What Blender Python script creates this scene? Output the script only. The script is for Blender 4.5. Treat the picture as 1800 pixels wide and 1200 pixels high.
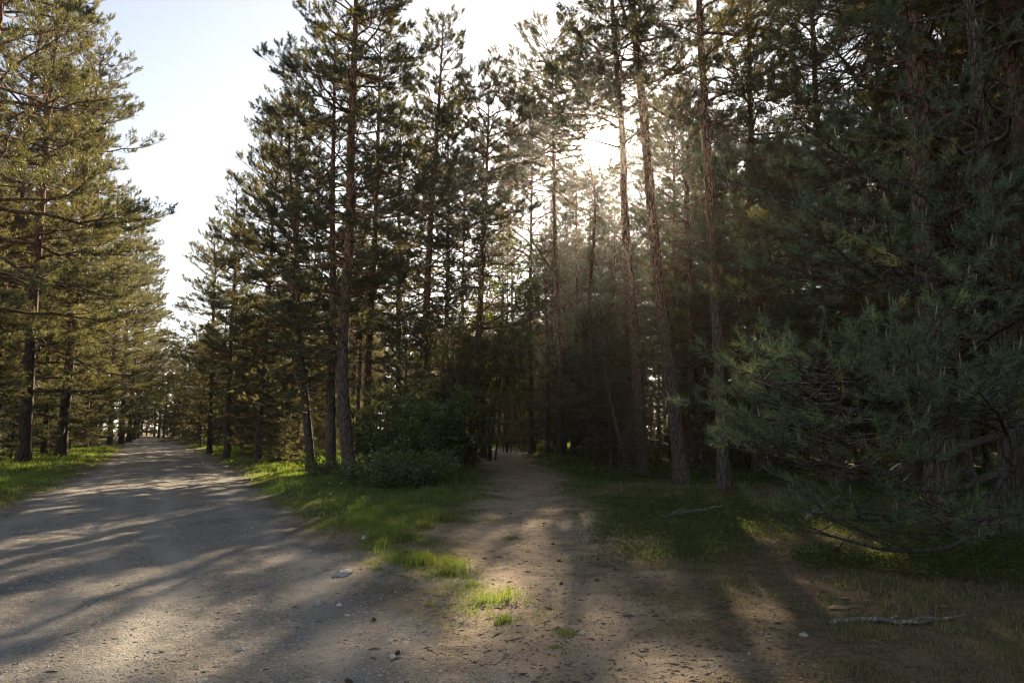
import bpy, math, random
import numpy as np

for o in list(bpy.data.objects):
    bpy.data.objects.remove(o)
S = bpy.context.scene
COL = S.collection
R_ = math.radians
rnd = random.Random(7)

# ------------------------------------------------------------------ camera
PITCH, CAM_Z, F = R_(6.67), 1.62, 1300.0
cam_data = bpy.data.cameras.new("camera")
cam_data.sensor_width = 36
cam_data.lens = 26
cam_data.clip_start = 0.05
cam_data.clip_end = 3000
cam = bpy.data.objects.new("camera", cam_data)
COL.objects.link(cam)
cam.location = (0, 0, CAM_Z)
cam.rotation_euler = (math.pi / 2 + PITCH, 0, 0)
S.camera = cam

# ------------------------------------------------------------------ light
SUN_EL, SUN_AZ = R_(21.2), R_(6.9)          # azimuth from +Y towards +X
sun_dir = np.array([math.sin(SUN_AZ) * math.cos(SUN_EL), math.cos(SUN_AZ) * math.cos(SUN_EL), math.sin(SUN_EL)])
world = bpy.data.worlds.new("World")
S.world = world
world.use_nodes = True
nt = world.node_tree
nt.nodes.clear()
N = nt.nodes.new
out = N("ShaderNodeOutputWorld")
sky = N("ShaderNodeTexSky")
sky.sky_type = 'NISHITA'
sky.sun_disc = False
sky.sun_elevation = SUN_EL
sky.sun_rotation = SUN_AZ
sky.air_density = 1.0
sky.dust_density = 0.5
sky.ozone_density = 1.0
bg = N("ShaderNodeBackground")
bg.inputs[1].default_value = 0.05
hs = N("ShaderNodeHueSaturation")
hs.inputs['Saturation'].default_value = 0.5
nt.links.new(sky.outputs[0], hs.inputs['Color']); nt.links.new(hs.outputs[0], bg.inputs[0])
# the sun's own disc and its aureole, as part of the sky
tc = N("ShaderNodeTexCoord")
dot = N("ShaderNodeVectorMath"); dot.operation = 'DOT_PRODUCT'
dot.inputs[1].default_value = tuple(sun_dir)
nt.links.new(tc.outputs['Generated'], dot.inputs[0])
def wmath(op, a, b):
    m = N("ShaderNodeMath"); m.operation = op
    for i, v in enumerate((a, b)):
        if isinstance(v, (int, float)): m.inputs[i].default_value = v
        elif v is not None: nt.links.new(v, m.inputs[i])
    return m.outputs[0]
d0 = wmath('MAXIMUM', dot.outputs['Value'], 0.0)
glow = wmath('ADD', wmath('MULTIPLY', wmath('POWER', d0, 3500.0), 30.0), wmath('MULTIPLY', wmath('POWER', d0, 120.0), 0.26))
glow = wmath('ADD', glow, wmath('MULTIPLY', wmath('POWER', d0, 6.0), 0.03))
bg2 = N("ShaderNodeBackground")
bg2.inputs[0].default_value = (1.0, 0.93, 0.82, 1)
nt.links.new(glow, bg2.inputs[1])
add = N("ShaderNodeAddShader")
nt.links.new(bg.outputs[0], add.inputs[0]); nt.links.new(bg2.outputs[0], add.inputs[1])
nt.links.new(add.outputs[0], out.inputs[0])

sun_data = bpy.data.lights.new("sun", 'SUN')
sun_data.energy = 5.0
sun_data.angle = R_(0.5)
sun_data.color = (1.0, 0.79, 0.54)
sun = bpy.data.objects.new("sun", sun_data)
COL.objects.link(sun)
sun.rotation_euler = (math.pi / 2 - SUN_EL, 0, math.pi - SUN_AZ)
sun.location = (6, 50, 30)

S.view_settings.view_transform = 'Standard'
S.view_settings.look = 'None'
S.view_settings.gamma = 1
S.view_settings.exposure = 1.95
S.render.engine = 'CYCLES'
cy = S.cycles
cy.use_denoising = True
cy.filter_width = 1.2
cy.max_bounces = 6; cy.diffuse_bounces = 3; cy.glossy_bounces = 1; cy.transmission_bounces = 4
cy.volume_bounces = 0; cy.transparent_max_bounces = 8
cy.caustics_reflective = False; cy.caustics_refractive = False
cy.sample_clamp_indirect = 4.0

# ------------------------------------------------------------------ pixel -> place helpers
cp, sp_ = math.cos(PITCH), math.sin(PITCH)
def ray(u, v):
    r, k = (u - 900) / F, (600 - v) / F
    return np.array([r, cp - k * sp_, sp_ + k * cp])
def gnd(u, v):
    d = ray(u, v); t = -CAM_Z / d[2]
    return (d[0] * t, d[1] * t)
def pt(u, v, Y):
    d = ray(u, v); t = Y / d[1]
    return np.array([d[0] * t, Y, CAM_Z + d[2] * t])

# ------------------------------------------------------------------ numpy noise
def _h(ix, iy, seed):
    n = (ix.astype(np.int64) * 374761393 + iy.astype(np.int64) * 668265263 + seed * 2147483647 // 7) & 0x7fffffff
    n = ((n ^ (n >> 13)) * 1274126177) & 0x7fffffff
    return ((n ^ (n >> 16)) & 0xffff) / 65535.0
def vnoise(x, y, seed=0):
    x = np.asarray(x, float); y = np.asarray(y, float)
    ix, iy = np.floor(x), np.floor(y)
    fx, fy = x - ix, y - iy
    fx = fx * fx * (3 - 2 * fx); fy = fy * fy * (3 - 2 * fy)
    a, b = _h(ix, iy, seed), _h(ix + 1, iy, seed)
    c, d = _h(ix, iy + 1, seed), _h(ix + 1, iy + 1, seed)
    return (a * (1 - fx) + b * fx) * (1 - fy) + (c * (1 - fx) + d * fx) * fy
def fbm(x, y, seed=0, o=4):
    s, a, t = 0.0, 1.0, 0.0
    for i in range(o):
        s = s + a * vnoise(np.asarray(x) * 2 ** i, np.asarray(y) * 2 ** i, seed + i * 17); t += a; a *= 0.5
    return s / t
def sstep(a, b, x):
    t = np.clip((x - a) / (b - a), 0, 1)
    return t * t * (3 - 2 * t)
def poly_sd(x, y, P):
    """signed distance to a polygon, positive inside"""
    x = np.asarray(x, float); y = np.asarray(y, float)
    d = np.full(x.shape, 1e9); ins = np.zeros(x.shape, bool)
    n = len(P)
    for i in range(n):
        (ax, ay), (bx, by) = P[i], P[(i + 1) % n]
        ex, ey = bx - ax, by - ay
        t = np.clip(((x - ax) * ex + (y - ay) * ey) / (ex * ex + ey * ey + 1e-12), 0, 1)
        d = np.minimum(d, np.hypot(x - ax - t * ex, y - ay - t * ey))
        c = ((ay > y) != (by > y)) & (x < (bx - ax) * (y - ay) / (by - ay + 1e-12) + ax)
        ins ^= c
    return np.where(ins, d, -d)

# ------------------------------------------------------------------ the plan of the ground
road_right = [gnd(u, v) for u, v in ((690, 975), (640, 962), (560, 936), (490, 885), (430, 830), (375, 800), (316, 781), (284, 771.5))]
road_left = [gnd(u, v) for u, v in ((236, 771.5), (214, 782), (205, 796), (180, 812), (100, 852), (0, 894))]
fr, fl = road_right[-1], road_left[0]
ROAD = ([(4.2, -14), (2.6, -6), (1.2, 0), (0.1, 4.5), (-0.9, 7.2)] + road_right + [(fr[0] - 9, fr[1] + 14), (fr[0] - 26, fr[1] + 24), (fr[0] - 30, fr[1] + 20),
        (fl[0] - 8, fl[1] + 10)] + road_left + [(-7.6, 8.5), (-5.2, 2.5), (-3, -4), (0, -14)])
path_left = [gnd(u, v) for u, v in ((640, 1200), (690, 1060), (720, 975), (790, 925), (862, 868), (858, 838), (838, 810), (826, 796))]
path_right = [gnd(u, v) for u, v in ((900, 788), (925, 796), (958, 815), (992, 850), (1060, 920), (1120, 985), (1175, 1060), (1250, 1200))]
e = path_left[-1]
PATH = path_left + [(e[0] - 3.5, e[1] + 8), (e[0] - 12, e[1] + 16), (e[0] - 12, e[1] + 20), (e[0] - 1.0, e[1] + 14)] + path_right + [(2.4, 1.5), (3.5, -6), (1.5, -6), (-0.6, 2.0)]

RR_LINE = [(0.1, 4.5), (-0.9, 7.2)] + road_right[1:]
RR_LINE = [(3.2, -8), (1.7, 0)] + RR_LINE
def line_d(x, y, P):
    d = np.full(np.shape(x), 1e9)
    for (ax, ay), (bx, by) in zip(P[:-1], P[1:]):
        ex, ey = bx - ax, by - ay
        t = np.clip(((x - ax) * ex + (y - ay) * ey) / (ex * ex + ey * ey), 0, 1)
        d = np.minimum(d, np.hypot(x - ax - t * ex, y - ay - t * ey))
    return d
def wheel_tracks(x, y):
    d = line_d(x, y, RR_LINE) + (fbm(x * 0.25, y * 0.25, 33, 2) - 0.5) * 0.5
    return sum(np.exp(-((d - c) / w) ** 2) * a for c, w, a in ((0.9, .2, .7), (2.35, .24, 1.0), (3.2, .2, .8), (4.6, .26, 1.0)))
def masks(x, y):
    n1 = fbm(x * 1.3, y * 1.3, 5) - 0.5
    n2 = fbm(x * 4.0, y * 4.0, 9) - 0.5
    g = sstep(-0.35, 0.35, poly_sd(x, y, ROAD) + n1 * 0.9 + n2 * 0.5)
    s = sstep(-0.8, 0.7, poly_sd(x, y, PATH) + n1 * 1.6 + n2 * 0.9)
    return g, s
def height(x, y):
    x = np.asarray(x, float); y = np.asarray(y, float)
    r = np.hypot(x, y)
    z = (fbm(x * 0.12, y * 0.12, 1, 3) - 0.5) * 0.35 * sstep(6, 30, r)
    sr = poly_sd(x, y, ROAD); sp = poly_sd(x, y, PATH)
    off = 1 - np.maximum(sstep(-0.8, 0.2, sr), sstep(-0.8, 0.2, sp))
    z = z * (0.25 + 0.75 * off) + 0.06 * off
    z = z + (fbm(x * 1.6, y * 1.6, 2, 3) - 0.5) * (0.06 + 0.04 * off)
    z = z + (fbm(x * 7, y * 7, 3, 3) - 0.5) * 0.022
    z = z - 0.018 * wheel_tracks(x, y) * sstep(0.1, 0.6, sr)
    # wheel ruts along the sandy track
    z = z - 0.035 * np.exp(-((sp - 0.75) / 0.22) ** 2) * sstep(7, 12, y) * sstep(0.2, 0.6, sp)
    return z
def hz(x, y):
    return float(height(np.array([x]), np.array([y]))[0])

# ------------------------------------------------------------------ mesh helpers
def make_mesh(name, V, tris=None, quads=None, mat=None, smooth=False, attrs=None):
    me = bpy.data.meshes.new(name)
    V = np.ascontiguousarray(V, np.float32)
    me.vertices.add(len(V)); me.vertices.foreach_set('co', V.ravel())
    loops, starts, c = [], [], 0
    for Fc, k in ((quads, 4), (tris, 3)):
        if Fc is not None and len(Fc):
            Fc = np.asarray(Fc, np.int32)
            loops.append(Fc.ravel()); starts.append(c + np.arange(len(Fc), dtype=np.int32) * k); c += Fc.size
    loops = np.concatenate(loops); starts = np.concatenate(starts)
    me.loops.add(len(loops)); me.loops.foreach_set('vertex_index', loops)
    me.polygons.add(len(starts)); me.polygons.foreach_set('loop_start', starts)
    me.polygons.foreach_set('use_smooth', np.full(len(starts), smooth, dtype=bool))
    me.update(calc_edges=True)
    for k, a in (attrs or {}).items():
        at = me.attributes.new(k, 'FLOAT', 'POINT'); at.data.foreach_set('value', np.ascontiguousarray(a, np.float32))
    if mat: me.materials.append(mat)
    return me

def tubes(polys, sides=5):
    """polys: list of (pts (m,3), radii (m,)) -> verts, quads, all grouped by point count"""
    groups = {}
    for p, r in polys: groups.setdefault(len(p), []).append((p, r))
    VV, QQ, base = [], [], 0
    ang = np.arange(sides) * 2 * math.pi / sides
    for m, lst in groups.items():
        P = np.array([a for a, _ in lst], float); Rr = np.array([b for _, b in lst], float)
        T = np.gradient(P, axis=1) if m > 2 else np.repeat(P[:, 1:] - P[:, :1], m, axis=1)
        T /= np.linalg.norm(T, axis=2, keepdims=True) + 1e-9
        Tm = T.mean(1, keepdims=True)
        ref = np.where(np.abs(Tm[..., 2:3]) > 0.8, np.array([1.0, 0.1, 0]), np.array([0.05, 0.1, 1.0]))
        U = np.cross(np.broadcast_to(ref, T.shape), T); U /= np.linalg.norm(U, axis=2, keepdims=True) + 1e-9
        W = np.cross(T, U)
        ring = P[:, :, None, :] + Rr[:, :, None, None] * (U[:, :, None, :] * np.cos(ang)[None, None, :, None] + W[:, :, None, :] * np.sin(ang)[None, None, :, None])
        n = len(lst)
        VV.append(ring.reshape(-1, 3))
        idx = base + np.arange(n * m * sides).reshape(n, m, sides)
        a = idx[:, :-1, :]; b = np.roll(a, -1, axis=2); d = idx[:, 1:, :]; cc = np.roll(d, -1, axis=2)
        QQ.append(np.stack([a, b, cc, d], -1).reshape(-1, 4))
        base += n * m * sides
    return np.concatenate(VV), np.concatenate(QQ)
def merge(parts):
    VV, QQ, b = [], [], 0
    for V, Q in parts:
        VV.append(V); QQ.append(Q + b); b += len(V)
    return np.concatenate(VV), np.concatenate(QQ)

def tubes_any(lst): return merge([tubes([w], 5) for w in lst])

def link(name, me, parent=None, loc=None, **props):
    o = bpy.data.objects.new(name, me)
    COL.objects.link(o)
    if parent: o.parent = parent
    if loc is not None: o.location = loc
    for k, v in props.items(): o[k] = v
    return o

# ------------------------------------------------------------------ materials
def new_mat(name):
    m = bpy.data.materials.new(name); m.use_nodes = True
    t = m.node_tree; t.nodes.clear()
    return m, t, t.nodes.new, t.links.new
def ramp(t, fac, stops):
    r = t.nodes.new('ShaderNodeValToRGB')
    el = r.color_ramp.elements
    while len(el) < len(stops): el.new(0.5)
    for e_, (p, c) in zip(el, stops):
        e_.position = p; e_.color = (*c, 1)
    t.links.new(fac, r.inputs[0])
    return r.outputs[0]
def nmath(t, op, a, b=0.0, clamp=False):
    m = t.nodes.new('ShaderNodeMath'); m.operation = op; m.use_clamp = clamp
    for i, v in enumerate((a, b)):
        if isinstance(v, (int, float)): m.inputs[i].default_value = v
        else: t.links.new(v, m.inputs[i])
    return m.outputs[0]
def noise(t, vec, scale, detail=4, rough=0.55):
    n = t.nodes.new('ShaderNodeTexNoise'); n.inputs['Scale'].default_value = scale
    n.inputs['Detail'].default_value = detail; n.inputs['Roughness'].default_value = rough
    if vec is not None: t.links.new(vec, n.inputs['Vector'])
    return n.outputs['Fac']
def mixc(t, fac, a, b, mode='MIX'):
    m = t.nodes.new('ShaderNodeMix'); m.data_type = 'RGBA'; m.blend_type = mode
    for k, v in (('Factor', fac), ('A', a), ('B', b)):
        s = [i for i in m.inputs if i.name == k and (i.type == 'VALUE' if k == 'Factor' else i.type == 'RGBA')][0]
        if isinstance(v, (int, float)): s.default_value = v
        elif isinstance(v, tuple): s.default_value = (*v, 1)
        else: t.links.new(v, s)
    return [o for o in m.outputs if o.type == 'RGBA'][0]

def leaf_mat(name, stops, trans=0.35, tstops=None, gloss=0.08, rough=0.45):
    m, t, N, L = new_mat(name)
    a = N('ShaderNodeAttribute'); a.attribute_name = 'tint'
    oi = N('ShaderNodeObjectInfo')
    f = nmath(t, 'ADD', nmath(t, 'MULTIPLY', a.outputs['Fac'], 0.75), nmath(t, 'MULTIPLY', oi.outputs['Random'], 0.25), True)
    c = ramp(t, f, stops)
    ct = ramp(t, f, tstops or stops)
    d = N('ShaderNodeBsdfDiffuse'); L(c, d.inputs[0])
    tr = N('ShaderNodeBsdfTranslucent'); L(ct, tr.inputs[0])
    mx = N('ShaderNodeMixShader'); mx.inputs[0].default_value = trans
    L(d.outputs[0], mx.inputs[1]); L(tr.outputs[0], mx.inputs[2])
    g = N('ShaderNodeBsdfGlossy'); g.inputs['Roughness'].default_value = rough; g.inputs[0].default_value = (0.9, 0.95, 1, 1)
    m2 = N('ShaderNodeMixShader'); m2.inputs[0].default_value = gloss
    L(mx.outputs[0], m2.inputs[1]); L(g.outputs[0], m2.inputs[2])
    o = N('ShaderNodeOutputMaterial'); L(m2.outputs[0], o.inputs[0])
    return m

M_needle = leaf_mat('pine_needles', [(0.0, (0.022, 0.036, 0.019)), (0.5, (0.048, 0.058, 0.022)), (0.85, (0.09, 0.08, 0.028)), (1.0, (0.13, 0.088, 0.036))],
                    0.44, [(0.0, (0.10, 0.125, 0.03)), (0.5, (0.215, 0.20, 0.055)), (0.85, (0.34, 0.275, 0.08)), (1.0, (0.42, 0.27, 0.10))], 0.06)
M_needle_near = leaf_mat('blue_green_pine_needles', [(0.0, (0.06, 0.10, 0.058)), (0.6, (0.13, 0.175, 0.095)), (1.0, (0.2, 0.21, 0.09))],
                    0.3, [(0.0, (0.08, 0.11, 0.03)), (0.6, (0.15, 0.17, 0.05)), (1.0, (0.25, 0.23, 0.07))], 0.03, 0.4)
M_candle = leaf_mat('spring_shoot', [(0, (0.14, 0.14, 0.06)), (1, (0.28, 0.19, 0.09))], 0.2)
M_leaf = leaf_mat('broad_leaves', [(0.0, (0.03, 0.05, 0.015)), (0.6, (0.055, 0.08, 0.02)), (1.0, (0.09, 0.11, 0.03))],
                  0.45, [(0.0, (0.12, 0.17, 0.02)), (0.6, (0.2, 0.27, 0.03)), (1.0, (0.3, 0.34, 0.05))], 0.05)
M_grass = leaf_mat('green_grass', [(0.0, (0.035, 0.065, 0.015)), (0.6, (0.065, 0.105, 0.02)), (0.88, (0.10, 0.13, 0.03)), (1.0, (0.24, 0.2, 0.09))],
                   0.5, [(0.0, (0.14, 0.22, 0.02)), (0.6, (0.24, 0.33, 0.03)), (0.88, (0.33, 0.36, 0.05)), (1.0, (0.4, 0.33, 0.12))], 0.04)
M_dry = leaf_mat('dry_grass', [(0.0, (0.06, 0.08, 0.03)), (0.4, (0.14, 0.135, 0.06)), (1.0, (0.30, 0.24, 0.13))],
                 0.4, [(0.0, (0.12, 0.16, 0.03)), (0.5, (0.25, 0.22, 0.08)), (1.0, (0.38, 0.29, 0.14))], 0.03)
M_cover = leaf_mat('ground_cover_leaves', [(0.0, (0.02, 0.04, 0.01)), (0.7, (0.045, 0.075, 0.018)), (1.0, (0.08, 0.10, 0.03))],
                   0.4, [(0.0, (0.10, 0.16, 0.02)), (0.7, (0.2, 0.27, 0.03)), (1.0, (0.28, 0.3, 0.05))], 0.015)

def bark_mat(name, low, high, z0, z1, scale=1.0, crk=0.3):
    m, t, N, L = new_mat(name)
    tcn = N('ShaderNodeTexCoord')
    sx = N('ShaderNodeSeparateXYZ'); L(tcn.outputs['Object'], sx.inputs[0])
    mp = N('ShaderNodeMapping'); mp.inputs['Scale'].default_value = (1, 1, 0.22); L(tcn.outputs['Object'], mp.inputs[0])
    vo = N('ShaderNodeTexVoronoi'); vo.feature = 'DISTANCE_TO_EDGE'; vo.inputs['Scale'].default_value = 16 * scale
    nz = noise(t, mp.outputs[0], 9 * scale, 4)
    mv = N('ShaderNodeVectorMath'); mv.operation = 'ADD'
    cx = N('ShaderNodeCombineXYZ')
    for i in range(3): L(nmath(t, 'MULTIPLY', nz, 0.16), cx.inputs[i])
    L(mp.outputs[0], mv.inputs[0]); L(cx.outputs[0], mv.inputs[1]); L(mv.outputs[0], vo.inputs['Vector'])
    crack = nmath(t, 'MULTIPLY', vo.outputs['Distance'], 7.0, True)
    zf = nmath(t, 'ADD', nmath(t, 'DIVIDE', nmath(t, 'SUBTRACT', sx.outputs[2], z0), z1 - z0), nmath(t, 'MULTIPLY', nmath(t, 'SUBTRACT', nz, 0.5), 0.9), True)
    base = mixc(t, zf, low, high)
    n2 = noise(t, tcn.outputs['Object'], 26, 5)
    c = mixc(t, nmath(t, 'MULTIPLY', n2, 0.6), base, mixc(t, 0.35, base, (0.3, 0.26, 0.22)))
    c = mixc(t, crack, tuple(x * crk for x in low), c)
    b = N('ShaderNodeBsdfPrincipled'); L(c, b.inputs['Base Color']); b.inputs['Roughness'].default_value = 0.95
    bp = N('ShaderNodeBump'); bp.inputs['Strength'].default_value = 0.9; bp.inputs['Distance'].default_value = 0.03
    L(nmath(t, 'ADD', nmath(t, 'MULTIPLY', crack, 0.8), nmath(t, 'MULTIPLY', n2, 0.5)), bp.inputs['Height']); L(bp.outputs[0], b.inputs['Normal'])
    o = N('ShaderNodeOutputMaterial'); L(b.outputs[0], o.inputs[0])
    return m
M_bark = bark_mat('pine_bark', (0.075, 0.054, 0.042), (0.25, 0.115, 0.055), 2.5, 7.5)
M_bark_dark = bark_mat('grey_bark', (0.055, 0.044, 0.036), (0.12, 0.08, 0.055), 2, 9)
M_twig = bark_mat('bare_twig', (0.16, 0.13, 0.105), (0.22, 0.17, 0.12), 2, 9)
M_dead = bark_mat('dead_wood', (0.22, 0.2, 0.185), (0.27, 0.25, 0.23), 0, 3, 1.6, 0.7)

def soil_mat():
    m, t, N, L = new_mat('soil')
    tcn = N('ShaderNodeTexCoord'); P = tcn.outputs['Object']
    def att(n):
        a = N('ShaderNodeAttribute'); a.attribute_name = n; return a.outputs['Fac']
    g, s, ms = att('gravel'), att('sand'), att('moss')
    big, mid, fine, grain = noise(t, P, 0.7, 5), noise(t, P, 5, 5), noise(t, P, 38, 4, 0.7), noise(t, P, 170, 2)
    vo = N('ShaderNodeTexVoronoi'); vo.inputs['Scale'].default_value = 55; L(P, vo.inputs['Vector'])
    vo2 = N('ShaderNodeTexVoronoi'); vo2.inputs['Scale'].default_value = 22; L(P, vo2.inputs['Vector'])
    sp = N('ShaderNodeSeparateColor'); L(vo.outputs['Color'], sp.inputs[0])
    sp2 = N('ShaderNodeSeparateColor'); L(vo2.outputs['Color'], sp2.inputs[0])
    floor = mixc(t, ramp(t, mid, [(0.35, (0, 0, 0)), (0.65, (1, 1, 1))]), (0.06, 0.045, 0.028), (0.15, 0.11, 0.066))
    floor = mixc(t, ramp(t, fine, [(0.42, (0, 0, 0)), (0.62, (0.9, 0.9, 0.9))]), floor, (0.2, 0.15, 0.09))
    floor = mixc(t, ramp(t, grain, [(0.3, (0.7, 0.7, 0.7)), (0.45, (0, 0, 0))]), floor, (0.03, 0.022, 0.015))
    floor = mixc(t, ms, floor, mixc(t, fine, (0.03, 0.05, 0.012), (0.07, 0.085, 0.025)))
    sand = mixc(t, ramp(t, mid, [(0.3, (0, 0, 0)), (0.7, (1, 1, 1))]), (0.22, 0.165, 0.115), (0.38, 0.30, 0.215))
    sand = mixc(t, ramp(t, big, [(0.4, (0, 0, 0)), (0.62, (0.6, 0.6, 0.6))]), sand, (0.17, 0.12, 0.08))
    sand = mixc(t, ramp(t, fine, [(0.28, (0.85, 0.85, 0.85)), (0.42, (0, 0, 0))]), sand, (0.07, 0.05, 0.035))
    sand = mixc(t, nmath(t, 'MULTIPLY', grain, 0.35), sand, (0.45, 0.38, 0.29))
    grav = ramp(t, sp.outputs[0], [(0.0, (0.10, 0.095, 0.09)), (0.5, (0.20, 0.19, 0.178)), (0.9, (0.31, 0.295, 0.27)), (1.0, (0.52, 0.5, 0.46))])
    grav = mixc(t, 0.45, grav, mixc(t, mid, (0.15, 0.14, 0.13), (0.27, 0.245, 0.21)))
    grav = mixc(t, ramp(t, big, [(0.45, (0, 0, 0)), (0.65, (0.42, 0.42, 0.42))]), grav, mixc(t, fine, (0.2, 0.165, 0.125), (0.33, 0.28, 0.215)))
    grav = mixc(t, ramp(t, big, [(0.3, (0.6, 0.6, 0.6)), (0.44, (0, 0, 0))]), grav, (0.10, 0.095, 0.09))
    grav = mixc(t, ramp(t, grain, [(0.3, (0.75, 0.75, 0.75)), (0.42, (0, 0, 0))]), grav, (0.045, 0.042, 0.04))
    grav = mixc(t, ramp(t, sp2.outputs[1], [(0.93, (0, 0, 0)), (0.95, (0.8, 0.8, 0.8))]), grav, mixc(t, sp2.outputs[2], (0.08, 0.075, 0.07), (0.36, 0.34, 0.31)))
    grav = mixc(t, nmath(t, 'MULTIPLY', att('track'), 0.9, True), grav, mixc(t, fine, (0.2, 0.188, 0.17), (0.35, 0.33, 0.3)))
    grav = mixc(t, nmath(t, 'MULTIPLY', att('drift'), 0.8, True), grav, mixc(t, fine, (0.07, 0.05, 0.035), (0.17, 0.125, 0.08)))
    c = mixc(t, s, floor, sand)
    c = mixc(t, g, c, grav)
    b = N('ShaderNodeBsdfPrincipled'); L(c, b.inputs['Base Color']); b.inputs['Roughness'].default_value = 1.0
    b.inputs['Specular IOR Level'].default_value = 0.15
    h = nmath(t, 'ADD', nmath(t, 'MULTIPLY', mid, 0.8), nmath(t, 'MULTIPLY', fine, 0.35))
    h = nmath(t, 'ADD', h, nmath(t, 'MULTIPLY', nmath(t, 'SUBTRACT', 1.0, vo.outputs['Distance']), 0.16))
    h = nmath(t, 'ADD', h, nmath(t, 'MULTIPLY', grain, 0.08))
    bp = N('ShaderNodeBump'); bp.inputs['Strength'].default_value = 1.0; bp.inputs['Distance'].default_value = 0.05
    L(h, bp.inputs['Height']); L(bp.outputs[0], b.inputs['Normal'])
    o = N('ShaderNodeOutputMaterial'); L(b.outputs[0], o.inputs[0])
    return m
M_soil = soil_mat()

def stone_mat(name, a, b_):
    m, t, N, L = new_mat(name)
    tcn = N('ShaderNodeTexCoord'); n1 = noise(t, tcn.outputs['Object'], 30, 5); n2 = noise(t, tcn.outputs['Object'], 8, 4)
    c = mixc(t, n1, mixc(t, n2, a, b_), b_)
    b = N('ShaderNodeBsdfPrincipled'); L(c, b.inputs['Base Color']); b.inputs['Roughness'].default_value = 0.9
    bp = N('ShaderNodeBump'); bp.inputs['Strength'].default_value = 0.7; bp.inputs['Distance'].default_value = 0.01
    L(n1, bp.inputs['Height']); L(bp.outputs[0], b.inputs['Normal'])
    o = N('ShaderNodeOutputMaterial'); L(b.outputs[0], o.inputs[0])
    return m
M_stone = stone_mat('grey_stone', (0.16, 0.16, 0.16), (0.4, 0.4, 0.39))
M_stone_pale = stone_mat('pale_stone', (0.35, 0.32, 0.27), (0.6, 0.56, 0.48))
M_litter = stone_mat('leaf_litter', (0.09, 0.06, 0.035), (0.24, 0.17, 0.10))
M_cone = stone_mat('cone_brown', (0.03, 0.02, 0.014), (0.09, 0.06, 0.04))
M_flower = stone_mat('seed_head_white', (0.6, 0.6, 0.56), (0.75, 0.75, 0.7))

# ------------------------------------------------------------------ ground, road, path
def build_ground():
    a = np.concatenate([np.linspace(-180, -56, 26)[:-1], np.linspace(-56, 56, 760), np.linspace(56, 180, 26)[1:]])
    a = R_(1) * a
    r = np.concatenate([[0.02, 0.5, 1.0, 1.5, 2.0, 2.4], np.geomspace(2.8, 60, 400), np.geomspace(60.5, 400, 40)])
    A, RR = np.meshgrid(a, r)
    X, Y = np.sin(A) * RR, np.cos(A) * RR
    x, y = X.ravel(), Y.ravel()
    z = height(x, y)
    g, s = masks(x, y)
    ms = sstep(0.42, 0.62, fbm(x * 0.5, y * 0.5, 31)) * sstep(9, 15, y)
    sd = poly_sd(x, y, ROAD); nn = fbm(x * 0.9, y * 0.9, 37)
    trk = wheel_tracks(x, y) * (0.35 + 1.2 * nn)
    dr = np.exp(-(np.maximum(sd, 0) / 0.55) ** 2) * sstep(0.3, 0.6, fbm(x * 2.2, y * 2.2, 39))
    V = np.stack([x, y, z], 1)
    nr, na = A.shape
    i = np.arange(nr * na).reshape(nr, na)
    Q = np.stack([i[:-1, :-1], i[1:, :-1], i[1:, 1:], i[:-1, 1:]], -1).reshape(-1, 4)[:, ::-1]
    me = make_mesh('ground', V, quads=Q, mat=M_soil, smooth=True, attrs={'gravel': g, 'sand': s, 'moss': ms, 'track': trk, 'drift': dr})
    link('ground', me, kind='structure', label='brown forest floor of sand, moss and dry needles', category='ground')
    for nm, k, lab in (('road', g, 'grey gravel road running away between the pines'), ('path', s * (1 - g), 'sandy track leading into the dark pines')):
        fm = k[Q].min(1) > (0.5 if nm == 'road' else 0.45)
        q = Q[fm]
        used, inv = np.unique(q, return_inverse=True)
        me = make_mesh(nm, V[used] + np.array([0, 0, 0.004]), quads=inv.reshape(-1, 4), mat=M_soil, smooth=True,
                       attrs={'gravel': g[used], 'sand': s[used], 'moss': ms[used], 'track': trk[used], 'drift': dr[used]})
        link(nm, me, kind='structure', label=lab, category=nm)
build_ground()

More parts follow.
